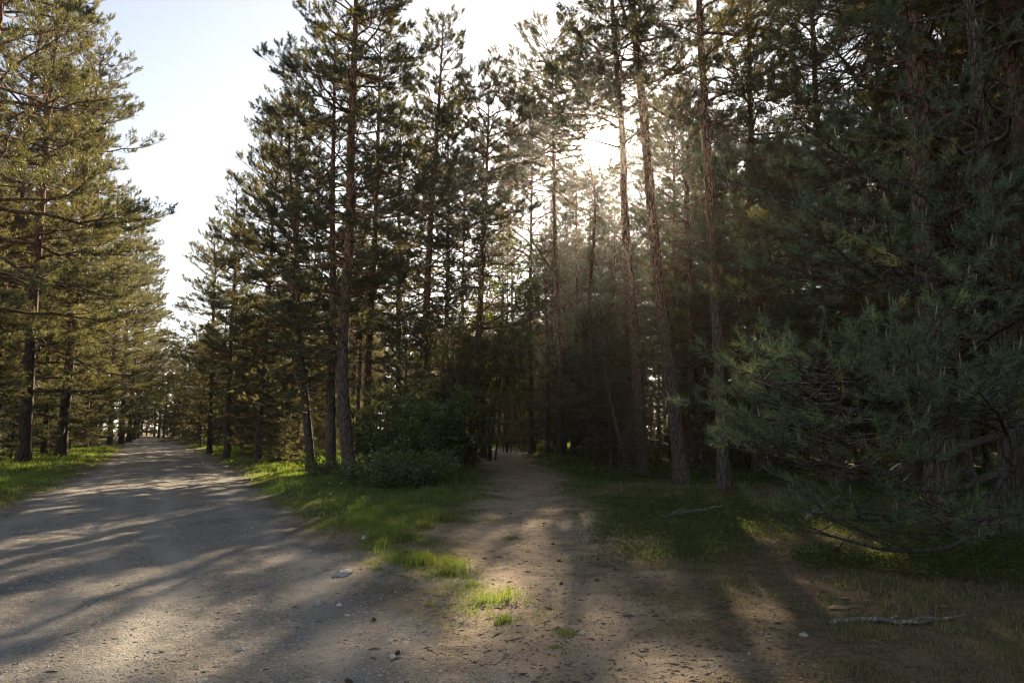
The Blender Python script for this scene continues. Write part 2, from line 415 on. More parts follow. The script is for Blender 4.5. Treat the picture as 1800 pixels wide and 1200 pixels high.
# ------------------------------------------------------------------ pine growing
def rot_about(v, axis, ang):
    c, s = math.cos(ang), math.sin(ang)
    return v * c + np.cross(axis, v) * s + axis * np.dot(axis, v) * (1 - c)
UP = np.array([0, 0, 1.0])
PROF = {
    'mature': lambda t: (0.7 + 0.3 * min(1, t / 0.2)) * (1 - t) ** 0.36 + 0.05,
    'edge': lambda t: (0.75 + 0.25 * min(1, t / 0.15)) * (1 - t) ** 0.46 + 0.06,
    'young': lambda t: (1 - t) ** 0.8 + 0.06,
    'broad': lambda t: (0.7 + 0.3 * min(1, t / 0.2)) * (1 - t) ** 0.34 + 0.05,
}
def branch(rng, wood, shoots, p0, az, el, L, sub=0.24, ter=0.2, r_scale=1.0, upturn=0.35, s0=0.38, wander=0.19, m=7, fol=1.0, pts=None, extra=True):
    if pts is None:
        pts = [np.array(p0, float)]
        a, e_ = az, el
        for i in range(m - 1):
            s = i / (m - 1)
            a += rng.normal(0, wander); ee = e_ + upturn * (s ** 1.5) + rng.normal(0, wander * 0.8) - 0.12 * math.sin(s * math.pi)
            pts.append(pts[-1] + (L / (m - 1)) * np.array([math.cos(a) * math.cos(ee), math.sin(a) * math.cos(ee), math.sin(ee)]))
        pts = np.array(pts)
    else:
        pts = np.array(pts, float); m = len(pts)
        L = np.linalg.norm(np.diff(pts, axis=0), axis=1).sum()
    s_ = np.linspace(0, 1, m)
    wood.append((pts, r_scale * (0.008 + 0.0105 * L) * (1 - s_) ** 0.8 + 0.004))
    n2 = max(1, int((1 - s0) * L / sub))
    side = 1 if rng.random() < 0.5 else -1
    for j in range(n2):
        if rng.random() > fol: continue
        s = s0 + (0.98 - s0) * (j + rng.random() * 0.7) / n2
        f = s * (m - 1); i0 = min(int(f), m - 2); fr_ = f - i0
        p = pts[i0] * (1 - fr_) + pts[i0 + 1] * fr_
        tan = pts[i0 + 1] - pts[i0]; tan = tan / (np.linalg.norm(tan) + 1e-9)
        side = -side
        l2 = min(1.9, (0.28 + 0.46 * L * (1 - s) ** 0.8) * rng.uniform(0.6, 1.25))
        d = rot_about(tan, UP, side * rng.uniform(0.6, 1.1)) + UP * rng.uniform(-0.1, 0.4)
        d /= np.linalg.norm(d)
        q1 = p + d * l2 * 0.5 + rng.normal(0, 0.05 * l2, 3); d2 = d + UP * rng.uniform(0, 0.45); d2 /= np.linalg.norm(d2)
        q2 = q1 + d2 * l2 * 0.5
        sp3 = np.array([p, q1, q2])
        wood.append((sp3, np.array([0.006 + 0.005 * l2, 0.005 + 0.002 * l2, 0.003]) * max(1, r_scale * 0.8)))
        shoots.append((q2 - d2 * min(0.15, l2 * 0.4), d2, min(0.2, l2 * 0.5) + 0.03))
        n3 = max(2, int(l2 * 0.8 / ter))
        for k in range(n3):
            s2 = 0.5 + 0.5 * (k + rng.random() * 0.6) / n3
            pp = p + (q1 - p) * s2 * 2 if s2 < 0.5 else q1 + (q2 - q1) * (s2 - 0.5) * 2
            l3 = (0.15 + 0.22 * l2 * (1 - s2)) * rng.uniform(0.7, 1.3)
            d3 = rot_about(d, UP, (1 if k % 2 else -1) * rng.uniform(0.5, 1.1)) + UP * rng.uniform(-0.1, 0.55)
            d3 /= np.linalg.norm(d3)
            wood.append((np.array([pp, pp + d3 * l3]), np.array([0.0045, 0.0025])))
            d5 = d3 + UP * rng.uniform(0.1, 0.7); d5 /= np.linalg.norm(d5)
            shoots.append((pp + d3 * max(0, l3 - 0.16), d5, min(l3, 0.18) + 0.02))
            if l3 > 0.24 and extra:
                d4 = d3 + rng.normal(0, 0.5, 3) + UP * 0.25; d4 /= np.linalg.norm(d4)
                shoots.append((pp + d3 * l3 * 0.45, d4, 0.15))
    dl = pts[-1] - pts[-2]; dl /= np.linalg.norm(dl) + 1e-9
    shoots.append((pts[-1] - dl * 0.15, dl, 0.3))

# gaps in the crowns through which the sun reaches the ground (and the eye) in the photo: (point, radius)
GAPS = [(np.array([*gnd(u, v), 0.0]), r) for u, v, r in (
    (60, 1065, .5), (170, 1045, .5), (300, 1030, .5), (420, 1050, .5), (320, 1085, .45), (540, 1075, .5), (470, 1100, .4), (620, 1005, .5), (660, 1050, .5), (580, 1030, .5), (690, 960, .55),
    (800, 1000, .35), (795, 1060, .3), (785, 1130, .28), (850, 945, .5), (950, 932, .45), (880, 990, .4), (800, 1185, .25), (860, 1150, .2), (930, 1010, .3),
    (120, 945, .6), (240, 930, .6), (340, 905, .6), (430, 985, .5), (40, 870, 1.0), (230, 850, 1.0), (400, 845, .9), (960, 897, .3), (1010, 912, .3), (480, 815, 1.2), (570, 815, 1.0), (480, 840, 1.0), (435, 818, 1.0), (530, 865, .9), (600, 905, .7), (660, 930, .6), (560, 885, .8), (830, 845, .8), (850, 860, .6),
    (1165, 985, .3), (1200, 1010, .25), (1285, 1080, .25), (1320, 1190, .25), (100, 980, .4), (20, 1000, .4))] + [(np.array([0, 0, CAM_Z]), .5), (pt(850, 545, 37), 1.3), (pt(800, 560, 38), 1.0), (pt(880, 520, 40), 1.0)]
def carve(lst, base, get):
    if base is None or not lst: return lst
    P = np.array([get(w) for w in lst]) + base
    keep = np.ones(len(P), bool)
    for g, r in GAPS:
        d = P - g; t = d @ sun_dir; m = np.linalg.norm(d - t[:, None] * sun_dir, axis=1)
        surv = (np.abs(np.sin(P[:, 0] * 91.7 + P[:, 2] * 57.3)) > 0.13) | (g[2] > 1)
        keep &= ~(surv & (m < r * (1.4 if g[2] != CAM_Z else 1 + 0.015 * np.maximum(t, 0))) & (t > 0))
    return [w for w, k in zip(lst, keep) if k]

def needles(shoots, rng, k, length, width, spread=(0.55, 1.35), w_at_mid=False):
    P = np.array([s[0] for s in shoots]); D = np.array([s[1] for s in shoots]); Ln = np.array([s[2] for s in shoots])
    n = len(P)
    U = np.cross(D, np.array([0.31, 0.52, 0.79])); U /= np.linalg.norm(U, axis=1, keepdims=True) + 1e-9
    W = np.cross(D, U)
    t = rng.uniform(0.15, 1.0, (n, k)); ph = rng.uniform(0, 2 * math.pi, (n, k)); th = rng.uniform(*spread, (n, k)) * (1.15 - 0.5 * t)
    b = P[:, None] + D[:, None] * (Ln[:, None] * t)[..., None]
    rad = U[:, None] * np.cos(ph)[..., None] + W[:, None] * np.sin(ph)[..., None]
    dr = D[:, None] * np.cos(th)[..., None] + rad * np.sin(th)[..., None]
    ln = length * rng.uniform(0.75, 1.2, (n, k))
    sd = np.cross(dr, rng.normal(0, 1, (n, k, 3))); sd /= np.linalg.norm(sd, axis=2, keepdims=True) + 1e-9
    w = width * 0.5
    v0, v1, v2 = b - sd * w, b + sd * w, b + dr * ln[..., None]
    V = np.stack([v0, v1, v2], 2).reshape(-1, 3)
    T = np.arange(n * k * 3).reshape(-1, 3)
    tint = np.repeat(np.clip(rng.normal(0.45, 0.2, n), 0, 1), k * 3)
    return V, T, tint

def grow_pine(name, seed, H, cb, R, r0, prof='mature', path=None, whorl=0.62, nb=(3, 6), keep=0.8, elev=(-4, 34), dead=8, sub=0.155, ter=0.075,
              nk=15, nlen=0.095, nwid=0.013, sides=10, needle=None, bark=None, limbs=(), fol=1.0, dead_len=1.3, upturn=0.35, dead_parts=False, base=None):
    rng = np.random.default_rng(seed)
    n = 22
    zz = np.linspace(0, 1, n) ** 1.05 * H
    if path is None:
        w = np.cumsum(rng.normal(0, 0.05, (n, 2)), axis=0); w -= w[0]
        cx, cyy = w[:, 0] * (zz / H), w[:, 1] * (zz / H)
    else:
        pz = np.array([q[2] for q in path]); cx = np.interp(zz, pz, [q[0] for q in path]); cyy = np.interp(zz, pz, [q[1] for q in path])
        for _ in range(2):
            cx[1:-1] = (cx[:-2] + 2 * cx[1:-1] + cx[2:]) / 4; cyy[1:-1] = (cyy[:-2] + 2 * cyy[1:-1] + cyy[2:]) / 4
    tp = np.stack([cx, cyy, zz - 0.12], 1)
    tr = r0 * (1 - zz / H) ** 0.75 + 0.012 + r0 * 0.5 * np.exp(-zz / 0.3)
    def at_z(z): return np.array([np.interp(z, zz, cx), np.interp(z, zz, cyy), z])
    wood, shoots = [], []
    z0 = cb * H; z = z0
    while z < H * 0.985:
        t = (z - z0) / (H - z0)
        nbr = rng.integers(*nb); a0 = rng.uniform(0, 6.28)
        for k in range(nbr):
            if rng.random() > keep: continue
            ak = a0 + k * 6.283 / nbr + rng.normal(0, 0.3)
            L = R * PROF[prof](t) * rng.uniform(0.5, 1.15) * (0.55 + 0.85 * float(vnoise(np.array([math.cos(ak) * 1.3 + 9]), np.array([z * 0.45 + math.sin(ak) * 1.3]), seed)[0]))
            el = R_(elev[0] + (elev[1] - elev[0]) * t ** 1.4 + rng.normal(0, 8))
            branch(rng, wood, shoots, at_z(z + rng.uniform(-0.1, 0.1)), ak, el, max(0.3, L), sub, ter, fol=fol, upturn=upturn)
        z += whorl * rng.uniform(0.7, 1.3) * (1 - 0.35 * t)
    for args in limbs: branch(rng, wood, shoots, **args)
    shoots.append((tp[-1] - np.array([0, 0, 0.25]), UP, 0.35))
    deadw = []
    for _ in range(dead):
        one = []; zd = rng.uniform(0.12, max(cb, 0.2)) * H
        a = rng.uniform(0, 6.28); L = dead_len * rng.uniform(0.3, 1.2); p = at_z(zd); ps = [p]; el = R_(rng.uniform(-25, 25))
        for i in range(4):
            a += rng.normal(0, 0.25); el += rng.normal(-0.03, 0.18)
            ps.append(ps[-1] + L / 4 * np.array([math.cos(a) * math.cos(el), math.sin(a) * math.cos(el), math.sin(el)]))
        one.append((np.array(ps), np.linspace(0.016, 0.003, 5)))
        for _k in range(2):
            q = ps[rng.integers(1, 4)]; dd = np.array([math.cos(a + rng.normal(0, 0.8)), math.sin(a + rng.normal(0, 0.8)), rng.normal(0, 0.4)]) * L * 0.3
            one.append((np.array([q, q + dd]), np.array([0.006, 0.002])))
        deadw.append(one)
    if not dead_parts: wood += [w for o_ in deadw for w in o_]
    shoots = carve(shoots, base, lambda w: w[0] + w[1] * w[2] * 0.6)
    wood = [w for w in wood if len(w[0]) > 3] + carve([w for w in wood if len(w[0]) <= 3], base, lambda w: w[0][-1])
    big = [w for w in wood if len(w[0]) > 3]; small = [w for w in wood if len(w[0]) <= 3]
    tV, tQ = tubes([(tp, tr)], sides)
    # knobbly trunk
    ang = np.arctan2(tV[:, 1] - np.repeat(cx, sides), tV[:, 0] - np.repeat(cyy, sides))
    k_ = 1 + (fbm(ang * 1.5 + seed, tV[:, 2] * 1.2, seed, 3) - 0.5) * 0.13
    cen = np.repeat(tp, sides, axis=0)
    tV[:, :2] = cen[:, :2] + (tV[:, :2] - cen[:, :2]) * k_[:, None]
    tV, tQ = merge([(tV, tQ), tubes(big, 5), tubes(small, 3)])
    nV, nT, tint = needles(shoots, rng, nk, nlen, nwid)
    meshes = (make_mesh(name + '_trunk', tV, quads=tQ, mat=bark or M_bark, smooth=True),
              make_mesh(name + '_crown', nV, tris=nT, mat=needle or M_needle, attrs={'tint': tint}))
    dm = []
    for one in deadw if dead_parts else ():
        V, Q = tubes_any(one); dm.append(make_mesh(name + '_dead_branch', V, quads=Q, mat=M_twig, smooth=True))
    return dict(H=H, m=meshes, shoots=shoots, dead=dm)

def place_tree(v, x, y, H=None, rot=0.0, label='', group=None, name='pine_tree', cat='pine tree', tilt=0.0):
    s = (H / v['H']) if H else 1.0
    root = bpy.data.objects.new(name, None)
    COL.objects.link(root)
    root.location = (x, y, hz(x, y) - 0.02); root.rotation_euler = (tilt, 0, rot); k_ = 1 if (not H or H == v['H']) else rnd.uniform(.82, 1.18)
    root.scale = (s * k_, s * k_, s)
    if k_ != 1 and not tilt: root.rotation_euler = (R_(rnd.uniform(-2, 2)), R_(rnd.uniform(-2, 2)), rot)
    root.empty_display_size = 0.3
    root['label'] = label; root['category'] = cat
    if group: root['group'] = group
    for nm, me in zip(('trunk', 'crown'), v['m']):
        link(nm, me, root)
    for me in v['dead']: link('dead_branch', me, root)
    return root

print('growing')
FILLS = []
VA = [grow_pine('mature%d' % i, 100 + i, 20, [.36, .45, .33, .4][i], [3.4, 3.0, 3.6, 3.2][i], .17, 'mature', dead=12, nb=(4, 7), keep=.7, nk=22, nwid=.015) for i in range(4)]
VE = [grow_pine('edge%d' % i, 200 + i, 18, [.07, .13, .1][i], [3.6, 3.2, 4.0][i], .17, 'edge', whorl=.62, nb=(4, 7), dead=2, keep=.7, elev=(-8, 45), nk=18, nwid=.016) for i in range(3)]
VS = [grow_pine('slim%d' % i, 300 + i, 18, [.42, .5][i], [2.6, 2.3][i], .14, 'mature', dead=16, nb=(4, 7), keep=.8, nk=20, nlen=.13, nwid=.022) for i in range(2)]
VB = [grow_pine('bushy%d' % i, 350 + i, 8, [.05, .1][i], [2.3, 2.0][i], .09, 'edge', whorl=.42, nb=(4, 7), dead=3, keep=.8, elev=(-5, 45), nk=16, nlen=.12, nwid=.018) for i in range(2)]
VY = [grow_pine('young%d' % i, 400 + i, 4.2, .04, [1.3, 1.6][i], .05, 'young', sub=.16, ter=.14, whorl=.3, nb=(4, 7), dead=0, keep=.9, nk=20, nlen=.10, nwid=.013, elev=(5, 55)) for i in range(2)]

placed = []
def free(x, y, d):
    return all((x - a) ** 2 + (y - b) ** 2 > d * d for a, b in placed)
def tree_at(v, u, vb, vtop, Y=None, label='', group=None, utop=None, rot=None, **k):
    if Y is None: x, y = gnd(u, vb)
    else: x, y = pt(u, 752, Y)[0], Y
    H = pt(u, vtop, y)[2]
    placed.append((x, y))
    return place_tree(v, x, y, H, rnd.uniform(0, 6.28) if rot is None else rot, label, group, **k)

# ---- the wedge between road and track
def custom(name, seed, base, pts_px, H, cb, R, r0, prof, **k):
    k = dict(dict(nb=(4, 7), nk=27, nwid=.0165), **k); k['keep'] = min(.95, k.get('keep', .72) + .1)
    """a tree whose trunk follows the photo's line: pts_px = [(u, v)] upwards, at the base's own distance"""
    bx, by = gnd(*base)
    pth = [(0, 0, 0)]
    for u, v in pts_px:
        q = pt(u, v, by)
        pth.append((q[0] - bx, 0.25 * math.sin(q[2]), q[2]))
    if pth[-1][2] < H:
        a, b = pth[-2], pth[-1]; m = (b[0] - a[0]) / (b[2] - a[2] + 1e-6)
        pth.append((b[0] + m * (H - b[2]) * 0.6, b[1], H))
    v = grow_pine(name, seed, H, cb, R, r0, prof, path=pth, dead_parts=True, base=np.array([bx, by, hz(bx, by)]), **k)
    return v, bx, by
def put_custom(c, label, group=None):
    v, x, y = c
    placed.append((x, y))
    return place_tree(v, x, y, None, 0, label, group)

G_W = 'pines on the grassy wedge between road and track'
G_R = 'pines on the right side of the track'
put_custom(custom('wa', 11, (548, 828), [(536, 700), (528, 600), (520, 450), (512, 300)], 14.5, 0.16, 3.6, .16, 'edge', keep=.7, dead=5),
           'pine with a leaning dark trunk foot, standing nearest the road on the grass wedge', G_W)
put_custom(custom('wb', 12, (583, 832), [(580, 700), (584, 500), (586, 350)], 16.5, 0.24, 3.0, .17, 'edge', keep=.7, dead=6),
           'straight pine just left of the thick leaning trunk on the wedge', G_W)
put_custom(custom('wc', 13, (617, 850), [(600, 680), (606, 560), (614, 400), (618, 250), (622, 120)], 19.4, .2, 3.0, .19, 'mature', keep=.72, dead=6),
           'tallest pine on the wedge, thick dark trunk leaning from the bushes', G_W)
put_custom(custom('wd', 14, (646, 815), [(648, 650), (655, 480), (662, 300), (668, 150)], 21, 0.28, 3.2, .18, 'mature', keep=.72, dead=8),
           'pine with a reddish trunk rising right behind the tallest wedge pine', G_W)
put_custom(custom('we', 15, (628, 805), [(630, 700), (636, 550), (628, 450), (624, 300)], 15, 0.4, 2.2, .12, 'mature', keep=.7, dead=8),
           'thin reddish pine stem between two thicker trunks on the wedge', G_W)
put_custom(custom('wf', 16, (738, 825), [(742, 680), (750, 520), (756, 400), (768, 220), (776, 120)], 18.7, 0.16, 3.6, .19, 'edge', keep=.75, dead=6),
           'bushy-topped pine with a dark trunk rising from the middle of the shrubs', G_W)
put_custom(custom('wg', 17, (772, 815), [(780, 680), (787, 500), (787, 330)], 17.5, 0.26, 3.0, .15, 'mature', keep=.7, dead=9),
           'slim pine trunk right of the bushy-topped wedge pine', G_W)
tree_at(VE[0], 455, 795, 215, Y=36, label='full-branched pine behind the leaning trunk, its crown sloping to the road', group=G_W)
tree_at(VE[1], 400, 790, 320, Y=40, label='lower bushy pine whose crown steps out over the road edge', group=G_W)
tree_at(VE[2], 520, 790, 130, Y=38, label='broad pine behind the leaning-footed trunk', group=G_W)
put_custom(custom('wh', 31, (700, 807), [(700, 500), (703, 300)], 20, .3, 3.2, .16, 'mature', dead=4), 'tall pine seen between the two highest wedge crowns', G_W)
put_custom(custom('wj', 34, (826, 824), [(838, 650), (852, 400)], 16.2, .18, 3.5, .15, 'broad', dead=4), 'rounded pine whose boughs reach over the track from the left', G_W)
put_custom(custom('wk', 35, (806, 808), [(812, 600), (816, 400)], 14.5, .16, 3.0, .13, 'edge', dead=4), 'shorter pine right behind the right end of the thicket', G_W)
put_custom(custom('rj', 36, (965, 803), [(962, 600), (958, 480)], 12.5, .1, 3.2, .13, 'edge', dead=3), 'low-boughed pine filling the dark under the sun, left of the thin stems', G_R)
put_custom(custom('rk', 37, (1078, 806), [(1078, 600), (1080, 480)], 13.0, .12, 3.0, .13, 'edge', dead=3), 'low-boughed pine in the dark behind the thick trunk beside the sun', G_R)
put_custom(custom('rl', 38, (1180, 808), [(1182, 600), (1186, 300)], 19.5, .22, 3.4, .15, 'broad', dead=4), 'full pine behind the kinked pine', G_R)
put_custom(custom('wi', 32, (850, 804), [(846, 500), (850, 300)], 19.5, .2, 3.4, .16, 'edge', dead=4), 'pine filling the dip of the skyline left of the track', G_W)
tree_at(VE[2], 370, 785, 400, Y=47, label='pine with low boughs at the road bend side of the wedge', group=G_W)

# ---- the right of the track
put_custom(custom('ra', 21, (1200, 852), [(1188, 720), (1176, 620), (1160, 535), (1152, 420), (1141, 300), (1128, 180), (1118, 60)], 23, .5, 3.4, .2, 'broad', keep=.8, dead=10, dead_len=2.2, sides=14),
           'big leaning pine with a kinked pale trunk at the right edge of the track', G_R)
put_custom(custom('rb', 22, (1132, 835), [(1124, 700), (1112, 560), (1102, 420), (1094, 330), (1096, 240), (1086, 130)], 22, .5, 3.2, .2, 'broad', keep=.75, dead=10, dead_len=2.2, sides=14),
           'thick pine trunk beside the sun, left of the kinked pine', G_R)
put_custom(custom('rc', 23, (1048, 815), [(1046, 700), (1034, 520), (1043, 420), (1050, 330), (1030, 260)], 17.5, .66, 2.0, .13, 'mature', keep=.7, dead=8),
           'thin reddish pine stem standing under the sun', G_R)
put_custom(custom('rd', 24, (1006, 805), [(1020, 660), (1030, 590), (1010, 540), (968, 470), (930, 420), (915, 330)], 13, .35, 2.8, .17, 'broad', keep=.6, dead=8),
           'crooked many-limbed pine bending left over the track', G_R)
put_custom(custom('re', 25, (1276, 800), [(1272, 640), (1264, 450), (1256, 300), (1250, 150)], 21, .45, 2.6, .2, 'mature', keep=.75, dead=8, dead_len=2.0),
           'straight red-barked pine right of the kinked pine', G_R)
put_custom(custom('rf', 26, (1014, 800), [(1014, 600), (1014, 400), (1012, 200)], 19, .62, 2.0, .13, 'mature', keep=.6, dead=8),
           'straight thin pine just left of the stem under the sun', G_R)
put_custom(custom('rg', 27, (1118, 832), [(1098, 790), (1082, 735), (1062, 640), (1056, 560)], 6.4, .55, 1.3, .09, 'mature', keep=.7, dead=4),
           'small bent pine sapling at the foot of the thick trunk', G_R)
tree_at(VA[1], 1332, 790, -150, Y=27, label='dark straight pine, left one of a close pair right of the red-barked pine', group=G_R)
tree_at(VS[0], 1345, 790, -60, Y=29, label='thin orange-stemmed pine, right one of the close pair', group=G_R)
tree_at(VA[2], 1592, 800, -300, Y=18, label='thick reddish pine trunk standing behind the big near boughs', group=G_R)
tree_at(VA[3], 1660, 800, -250, Y=20, label='tilted pine trunk beside the thick reddish one at the far right', group=G_R, tilt=0.06)
tree_at(VE[0], 1470, 800, -200, Y=22, label='low-branched pine in the dark gap behind the near boughs', group=G_R)
put_custom(custom('ri', 33, (935, 798), [(932, 500), (935, 300)], 23, .3, 3.6, .17, 'mature', dead=4), 'tall pine closing the track corridor left of the sun', G_R)
put_custom(custom('rh', 28, (985, 806), [(982, 600), (975, 400), (972, 200)], 23.5, .62, 4.6, .18, 'broad', keep=.9, dead=8, nk=26),
           'high-crowned pine whose dark crown hangs above the sun', G_R)

# ---- left of the road
G_L = 'pines along the left side of the road'
for i, (u, Y, vt, k) in enumerate(((-60, 27, -420, 0), (45, 34, -130, 1), (-10, 40, -60, 2), (110, 42, 60, 0), (95, 52, 120, 1), (150, 58, 250, 2), (195, 66, 330, 1), (215, 76, 360, 0), (228, 88, 420, 2), (236, 102, 470, 1), (243, 120, 520, 0))):
    lab = ['near pine at the left edge with boughs hanging over the verge', 'tall leafy pine next to the left edge of the picture', 'pine behind the two nearest left pines',
           'pine whose boughs jut furthest over the left verge', 'pine behind the jutting boughs on the left', 'pine at the notch of the left skyline', 'rounded sunlit pine past the notch of the left skyline',
           'pine just beyond the rounded sunlit one on the left', 'slender pine far along the left verge', 'small far pine near the end of the left row', 'last pine of the left row at the road bend'][i]
    tree_at(VE[k], u, 0, vt, Y=Y, label=lab, group=G_L)

# ---- rows and fill
def road_d(x, y): return float(poly_sd(np.array([x]), np.array([y]), ROAD)[0])
def path_d(x, y): return float(poly_sd(np.array([x]), np.array([y]), PATH)[0])
def fill(n, xr, yr, cond, dist, variants, Hr, label, group, tries=4000):
    c = 0
    for _ in range(tries):
        if c >= n: break
        x, y = rnd.uniform(*xr), rnd.uniform(*yr)
        if not cond(x, y) or not free(x, y, dist): continue
        if road_d(x, y) > -2.2 or path_d(x, y) > -1.3: continue
        placed.append((x, y)); c += 1
        place_tree(rnd.choice(variants), x, y, rnd.uniform(*Hr), rnd.uniform(0, 6.28), label, group)
    FILLS.append((label[:30], c)); return c
def line_x(y):   # right edge of the road at depth y
    return np.interp(y, [p[1] for p in road_right], [p[0] for p in road_right])
def left_x(y):
    q = sorted((p[1], p[0]) for p in road_left)
    return np.interp(y, [a for a, _ in q], [b for _, b in q])
def in_view(x, y, m=1.15): return y > 3 and abs(x) < y * 0.6923 * m + 2.5
def sun_lane(x, y): # the strip of wood that the sun shines through to reach the junction
    c = (y - 7) * math.tan(SUN_AZ)
    return 18 < y < 48 and -8 < x - c < 0.2
fill(60, (-95, -20), (22, 135), lambda x, y: x < left_x(y) - 3.5 and in_view(x, y) and x > left_x(y) - 22, 2.6, VA + VE, (15, 21), 'tall pine in the dense row left of the gravel road', G_L)
fill(45, (-75, -8), (40, 135), lambda x, y: line_x(y) + 2.5 < x < line_x(y) + 14, 2.8, VA + VE, (12, 16), 'pine in the dark row right of the gravel road beyond the wedge', 'pines lining the right side of the road')
fill(45, (-60, 20), (58, 135), lambda x, y: x > line_x(y) + 13, 3.2, VS + VA, (13, 18), 'slender pine deep in the wood between the road and the track', 'pines deep between road and track')
fill(18, (-6, 18), (56, 68), lambda x, y: -8 < x - (y - 7) * math.tan(SUN_AZ) < 4 and not -6.6 < x - (y - 7) * math.tan(SUN_AZ) < -3.6, 2.2, VE + VA, (18, 22), 'tall pine far back on the line of the sun', 'pines far back below the sun')
fill(16, (4, 20), (25, 38), lambda x, y: x > 0.16 * y + 1.5 and in_view(x, y), 2.0, VE, (12, 17), 'full-branched pine in the dark wood behind the right-hand trunks', 'full-branched pines right of the track')
fill(14, (5, 22), (14, 27), lambda x, y: 0.54 * y < x < 0.85 * y + 1, 2.3, VA + VE, (20, 25), 'tall dark pine towering behind the near boughs at the right', 'tall pines behind the near boughs')
fill(92, (2, 75), (17, 100), lambda x, y: in_view(x, y) and not sun_lane(x, y) and x > 0.11 * y + 0.5, 2.5, VS + VA, (16, 22), 'slender pine deep in the dark wood right of the track', 'pines deep in the wood right of the track')
for i, (u, Y) in enumerate(((222, 128), (240, 134), (256, 127), (272, 133), (288, 126), (304, 131), (322, 124), (338, 129), (248, 146), (280, 144), (312, 142))):
    x = pt(u, 752, Y)[0]
    if road_d(x, Y) > -2: continue
    placed.append((x, Y)); place_tree(VE[i % 3], x, Y, rnd.uniform(15, 18.5), rnd.uniform(0, 6.28), 'far dark pine closing the view where the road bends away', 'pines closing the end of the road')
for i in range(13):
    u, Y = 222 + i * 10.5, 119 + (i * 7) % 6
    x = pt(u, 752, Y)[0]
    if road_d(x, Y) > -1.5: continue
    placed.append((x, Y)); place_tree(VB[i % 2], x, Y, rnd.uniform(3.5, 6), rnd.uniform(0, 6.28), 'bushy half-grown pine near the far bend of the road', 'half-grown pines near the road bend', 'bushy_pine', 'pine')
for u, Y, h in ((842, 63, 6), (862, 61, 5), (884, 60, 7), (905, 62, 6), (925, 59, 7.5), (830, 66, 8)):
    x = pt(u, 752, Y)[0]
    if road_d(x, Y) > -2 or path_d(x, Y) > -1: continue
    placed.append((x, Y)); place_tree(VB[0], x, Y, h, rnd.uniform(0, 6.28), 'bushy half-grown pine closing the dark end of the sandy track', 'half-grown pines at the end of the track', 'bushy_pine', 'pine')
def bushy(n, xr, yr, cond, Hr, label, group):
    c = 0
    for _ in range(4000):
        if c >= n: break
        x, y = rnd.uniform(*xr), rnd.uniform(*yr)
        if not cond(x, y) or not free(x, y, 1.8) or road_d(x, y) > -3 or path_d(x, y) > -2.2: continue
        placed.append((x, y)); c += 1
        place_tree(rnd.choice(VB), x, y, rnd.uniform(*Hr), rnd.uniform(0, 6.28), label, group, 'bushy_pine', 'pine')
bushy(12, (-8, 9), (36, 62), lambda x, y: pt(840, 752, y)[0] < x < pt(1075, 752, y)[0], (5, 9), 'bushy half-grown pine closing the dark end of the sandy track', 'half-grown pines at the end of the track')
bushy(8, (2, 7), (25, 36), lambda x, y: pt(985, 752, y)[0] < x < pt(1090, 752, y)[0], (3, 6), 'bushy half-grown pine under the crooked pine', 'half-grown pines under the crooked pine')
bushy(14, (-95, -40), (85, 125), lambda x, y: in_view(x, y), (5, 9), 'bushy half-grown pine near the far bend of the road', 'half-grown pines near the road bend')
bushy(26, (-60, 12), (44, 90), lambda x, y: x > line_x(y) + 5 and in_view(x, y), (5, 9), 'bushy half-grown pine in the shade between the road and the track', 'half-grown pines between road and track')
bushy(40, (4, 60), (24, 75), lambda x, y: in_view(x, y) and x > 0.13 * y + 2 and not (y < 34 and x < 7), (4, 8), 'bushy half-grown pine in the shade right of the track', 'half-grown pines right of the track')
bushy(30, (-80, -20), (34, 110), lambda x, y: x < left_x(y) - 5 and in_view(x, y), (4, 7), 'bushy half-grown pine inside the left row', 'half-grown pines inside the left row')
def distant_woods():
    lod = [grow_pine('far%d' % i, 450 + i, 17, .06, 3.4, .14, 'mature', dead=0, whorl=1.1, nb=(3, 5), sub=.5, ter=.5, nk=12, nlen=.42, nwid=.085, sides=5) for i in range(2)]
    def grab(me):
        v = np.empty(len(me.vertices) * 3, np.float32); me.vertices.foreach_get('co', v)
        l = np.empty(len(me.loops), np.int32); me.loops.foreach_get('vertex_index', l)
        return v.reshape(-1, 3), l
    C = [grab(v['m'][1]) for v in lod]; Tk = [grab(v['m'][0]) for v in lod]
    rng = np.random.default_rng(8); cv, tv, tq, b = [], [], [], 0
    n = 0
    while n < 900:
        low = n >= 330
        a = R_(rng.uniform(-44, 46)); r = rng.uniform(66, 150) if low else rng.uniform(100, 175)
        x, y = math.sin(a) * r, math.cos(a) * r
        if road_d(x, y) > -3.5 or path_d(x, y) > -3: continue
        n += 1; i = rng.integers(2); th = rng.uniform(0, 6.28); s = rng.uniform(.16, .36) if low else rng.uniform(.75, 1.1)
        M = np.array([[math.cos(th), -math.sin(th), 0], [math.sin(th), math.cos(th), 0], [0, 0, 1]]) * s
        o = np.array([x, y, hz(x, y)])
        cv.append(C[i][0] @ M.T + o); v = Tk[i][0] @ M.T + o; tv.append(v); tq.append(Tk[i][1].reshape(-1, 4) + b); b += len(v)
    cv = np.concatenate(cv); tv = np.concatenate(tv)
    root = link('distant_woods', None, kind='stuff', label='distant pine wood closing the view at the end of the road', category='woods')
    link('crown', make_mesh('distant_crowns', cv, tris=np.arange(len(cv)).reshape(-1, 3), mat=M_needle, attrs={'tint': np.repeat(rng.random(len(cv) // 9 + 1), 9)[:len(cv)]}), root)
    link('trunk', make_mesh('distant_trunks', tv, quads=np.concatenate(tq), mat=M_bark, smooth=True), root)
distant_woods()
print(FILLS); print('trees', len(placed), [len(v['shoots']) for v in VA + VE + VS + VY])

